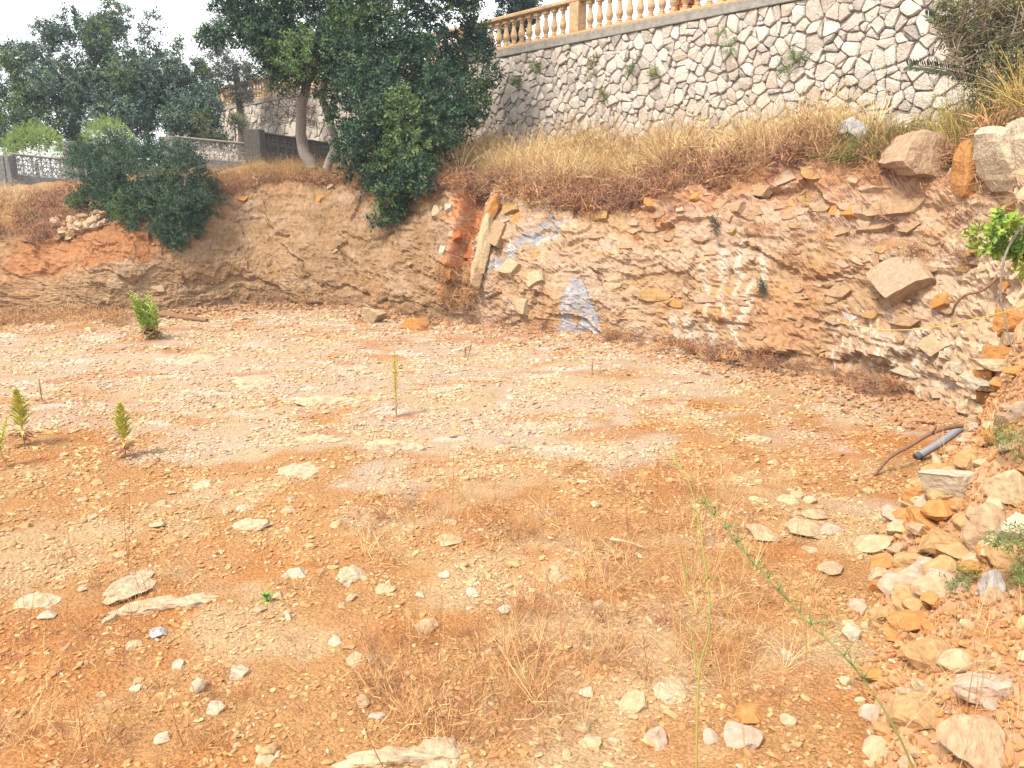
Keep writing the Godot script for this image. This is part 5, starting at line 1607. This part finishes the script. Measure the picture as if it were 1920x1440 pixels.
		crown(o, "leaves", [[WN * 0.05 - Vector3.UP * 0.02, Vector3(q[2], q[2] * 0.9, q[2] * 0.5), 46]], small, 0.6, [c, c * 0.8, c * 1.2], Color(0.3, 0.32, 0.1), 0.2, 80 + i)
		i += 1
	for q in [[1355, 418, 0.13, "dark green tuft growing on the rock face below the rim"], [1443, 540, 0.08, "small dark tuft growing on the rock face beside the scrape marks"]]:
		var h := seen_at(q[0], q[1])
		var o := base("face_plant", (h[0] as Vector3) + (h[1] as Vector3) * 0.05)
		tag(o, q[3], "plant")
		crown(o, "leaves", [[Vector3.ZERO, Vector3(q[2], q[2], q[2] * 0.7), 34]], small, 0.55, [Color(0.04, 0.06, 0.04), Color(0.06, 0.08, 0.05)], Color(0.1, 0.12, 0.06), 0.1, 95)
	# olive shrub, straw and palm leaves at the end of the wall
	var sh := base("shrub")
	tag(sh, "tall olive green shrub with dry twigs in front of the wall end", "shrub")
	limb(sh, "stem", [at(1900, 235, 9.4), at(1880, 150, 9.6), at(1860, 60, 9.8)], 0.05, 0.02, M.bark, 6)
	limb(sh, "stem", [at(1910, 235, 9.4), at(1920, 120, 9.5), at(1930, 20, 9.6)], 0.05, 0.02, M.bark, 6)
	var bl := []
	for q in [[1870, 30, 0.5, 0.4, 190], [1850, 70, 0.35, 0.3, 100], [1910, 90, 0.5, 0.5, 240], [1870, 110, 0.3, 0.3, 100], [1920, 160, 0.35, 0.4, 130], [1900, -20, 0.6, 0.4, 160], [1820, 20, 0.3, 0.25, 60], [1985, 80, 0.6, 0.9, 220]]: bl.append([at(q[0], q[1], 9.6), Vector3(q[2], q[3], q[2]), q[4]])
	crown(sh, "foliage", bl, small, 0.9, [Color(0.15, 0.17, 0.07), Color(0.20, 0.19, 0.09), Color(0.11, 0.12, 0.07)], Color(0.30, 0.27, 0.09), 0.25, 26)
	var xf := []
	var co := PackedColorArray()
	for k in 60:
		xf.append(Transform3D(Basis.from_euler(Vector3(rng.randf() * TAU, rng.randf() * TAU, 0)), at(rng.randf_range(1800, 1960), rng.randf_range(-10, 200), rng.randf_range(9.2, 10.0))))
		co.append(Color(0.24, 0.18, 0.13) * rng.randf_range(0.7, 1.2))
	copies(tangle(88, 20, 0.5, 0.008), M.dry, "twigs", xf, co, sh).set_meta("kind", "stuff")
	var straw := base("tall_straw")
	tag(straw, "tall golden straw growing under the olive shrub", "grass", "", "stuff")
	xf = []
	co = PackedColorArray()
	for k in 130:
		var s := rng.randf_range(1.0, 1.9)
		xf.append(Transform3D(Basis.from_euler(Vector3(rng.randf_range(-0.2, 0.3), rng.randf() * TAU, rng.randf_range(-0.2, 0.35))).scaled_local(Vector3.ONE * s), bank_at(rng.randf_range(1760, 1960), rng.randf_range(0.05, 0.6))))
		co.append(Color(0.56, 0.40, 0.15).lerp(Color(0.34, 0.32, 0.09), rng.randf()))
	copies(tuft(89, 26, 0.42, 0.16, 0.006, 0.5, true), M.dry, "tufts", xf, co, straw).set_meta("kind", "stuff")
	var pl := base("palm_plant", at(1850, 170, 10.4))
	tag(pl, "young palm with two long fronds in front of the stone wall", "palm")
	for q in [[[1850, 160], [1790, 125], [1700, 122], 0], [[1850, 150], [1800, 70], [1735, 28], 1], [[1850, 160], [1830, 110], [1775, 150], 2]]:
		if q[3] == 2: continue
		var a := at(q[0][0], q[0][1], 10.4) - pl.position
		var m := at(q[1][0], q[1][1], 10.3) - pl.position
		var e := at(q[2][0], q[2][1], 10.2) - pl.position
		var fr := Shape.new()
		var pts := []
		var rad := []
		for t in 16:
			var w := t / 15.0
			pts.append(a.lerp(m, w).lerp(m.lerp(e, w), w))
			rad.append(lerpf(0.014, 0.003, w))
		fr.tube(pts, rad, 5, Color(0.22, 0.22, 0.09))
		for t in 60:
			var w := 0.12 + 0.88 * t / 60.0
			var p := a.lerp(m, w).lerp(m.lerp(e, w), w)
			var d := (m.lerp(e, w) - a.lerp(m, w)).normalized()
			for sd in [-1.0, 1.0]:
				var o: Vector3 = (d * 0.75 + Vector3(0.05, 0.62 * sd, 0.35) + Vector3(rng.randfn(), rng.randfn(), rng.randfn()) * 0.08).normalized()
				var l := 0.24 * (1.0 - 0.55 * w) * rng.randf_range(0.8, 1.1)
				var side := o.cross(Vector3(0.2, 0.3, 1)).normalized() * 0.013
				var c := Color(0.09, 0.13, 0.06) * rng.randf_range(0.8, 1.3)
				fr.tri(p - side, p + o * l * 0.5 + side, p + o * l, c)
				fr.tri(p - side, p + o * l, p + o * l * 0.5 - side, c)
		put(fr.mesh(), M.leaf, "frond", pl)
	# bright leafy twig with a pale branch by the slope
	var ls := base("leafy_shrub", Vector3(3.35, 0.9, -4.6))
	tag(ls, "bright green leafy shrub with a bare pale branch above the rock stack", "shrub")
	var rel := func(x: float, y: float, d: float) -> Vector3: return at(x, y, d) - ls.position
	limb(ls, "branch", [Vector3(0, -0.1, 0), rel.call(1990, 560, 4.6), rel.call(1960, 450, 4.6), rel.call(1900, 440, 4.6)], 0.018, 0.008, M.pale_bark, 6)
	limb(ls, "branch", [rel.call(1960, 390, 4.5), rel.call(1915, 425, 4.5), rel.call(1885, 480, 4.5), rel.call(1876, 540, 4.5), rel.call(1882, 590, 4.5), rel.call(1900, 660, 4.5)], 0.009, 0.004, M.pale_bark, 6)
	limb(ls, "branch", [rel.call(1960, 450, 4.6), rel.call(1958, 420, 4.55), rel.call(1960, 390, 4.5)], 0.012, 0.009, M.pale_bark, 6)
	crown(ls, "foliage", [[rel.call(1885, 440, 4.6), Vector3(0.13, 0.1, 0.1), 40], [rel.call(1850, 450, 4.65), Vector3(0.06, 0.05, 0.06), 16], [rel.call(1905, 490, 4.6), Vector3(0.08, 0.07, 0.08), 22], [rel.call(1960, 470, 4.7), Vector3(0.2, 0.2, 0.2), 50]], [spray(91, 8, 0.06, 0.024, 0.06)], 1.0, [Color(0.22, 0.32, 0.05), Color(0.30, 0.38, 0.07), Color(0.14, 0.24, 0.05)], Color(0.42, 0.44, 0.10), 0.3, 27, 0.2)
	for k in 6:
		var y := 265 + k * 24
		stalk([at(1960, y + 30, 4.4), at(1880, y + rng.randf_range(-10, 10), 4.45), at(rng.randf_range(1740, 1830), y + rng.randf_range(-5, 40), 4.6)], 0.0022, 0.001, Color(0.34, 0.22, 0.14), "thin bare twig reaching out from the leafy shrub", 4, 360 + k, "bare_twig", "twig", "bare twigs of the leafy shrub")
	# fine leaved weeds on the slope
	for q in [[1895, 840, 0.16, 0, "fine leaved green weed growing against the rock stack"], [1800, 1080, 0.06, 1, "small green weed low in the rubble slope"], [1905, 1060, 0.14, 2, "straggling olive weed between the pale rubble stones"]]:
		var h := seen_at(q[0], q[1] + 30)
		var o := base("slope_weed", h[0])
		tag(o, q[4], "weed")
		var s := Shape.new()
		s.tube([Vector3(0, -0.02, 0), Vector3(0, q[2], 0)], [0.006, 0.003], 5, Color(0.2, 0.17, 0.07))
		put(s.mesh(), M.leaf, "stem", o)
		crown(o, "leaves", [[Vector3(0, q[2] * 0.9, 0), Vector3(q[2] * 1.1, q[2], q[2]), 110 if q[3] != 1 else 30]], [spray(92, 16, 0.03, 0.006, 0.08)], 0.9, [Color(0.13, 0.18, 0.05), Color(0.20, 0.23, 0.08)], Color(0.32, 0.3, 0.1), 0.2, 96 + int(q[3]), 0.1)

func _ready():
	rng.seed = 20240611
	n_big.seed = 11
	n_big.frequency = 0.12
	n_big.fractal_octaves = 3
	n_mid.seed = 12
	n_mid.frequency = 0.7
	n_mid.fractal_octaves = 4
	n_fine.seed = 13
	n_fine.frequency = 1.2
	n_fine.fractal_octaves = 3
	n_cell.seed = 14
	n_cell.noise_type = FastNoiseLite.TYPE_CELLULAR
	n_cell.cellular_return_type = FastNoiseLite.RETURN_CELL_VALUE
	n_cell.frequency = 1.0
	set_up_view()
	make_materials()
	for i in 10: rocks.append(rock(101 + i, 2, 10, 0.05))
	for i in 8: slabs.append(rock(131 + i, 2, 5, 0.04, 1.0))
	for i in 5: beds.append(rock(181 + i, 3, 7, 0.15))
	for i in 4: chips.append(rock(161 + i, 0 if i < 2 else 1, 6, 0.05))
	survey()
	build_floor()
	build_face()
	survey_face()
	build_wall()
	build_fence()
	build_trees()
	build_face_pieces()
	build_stones()
	build_gravel()
	build_grass()
	build_details()
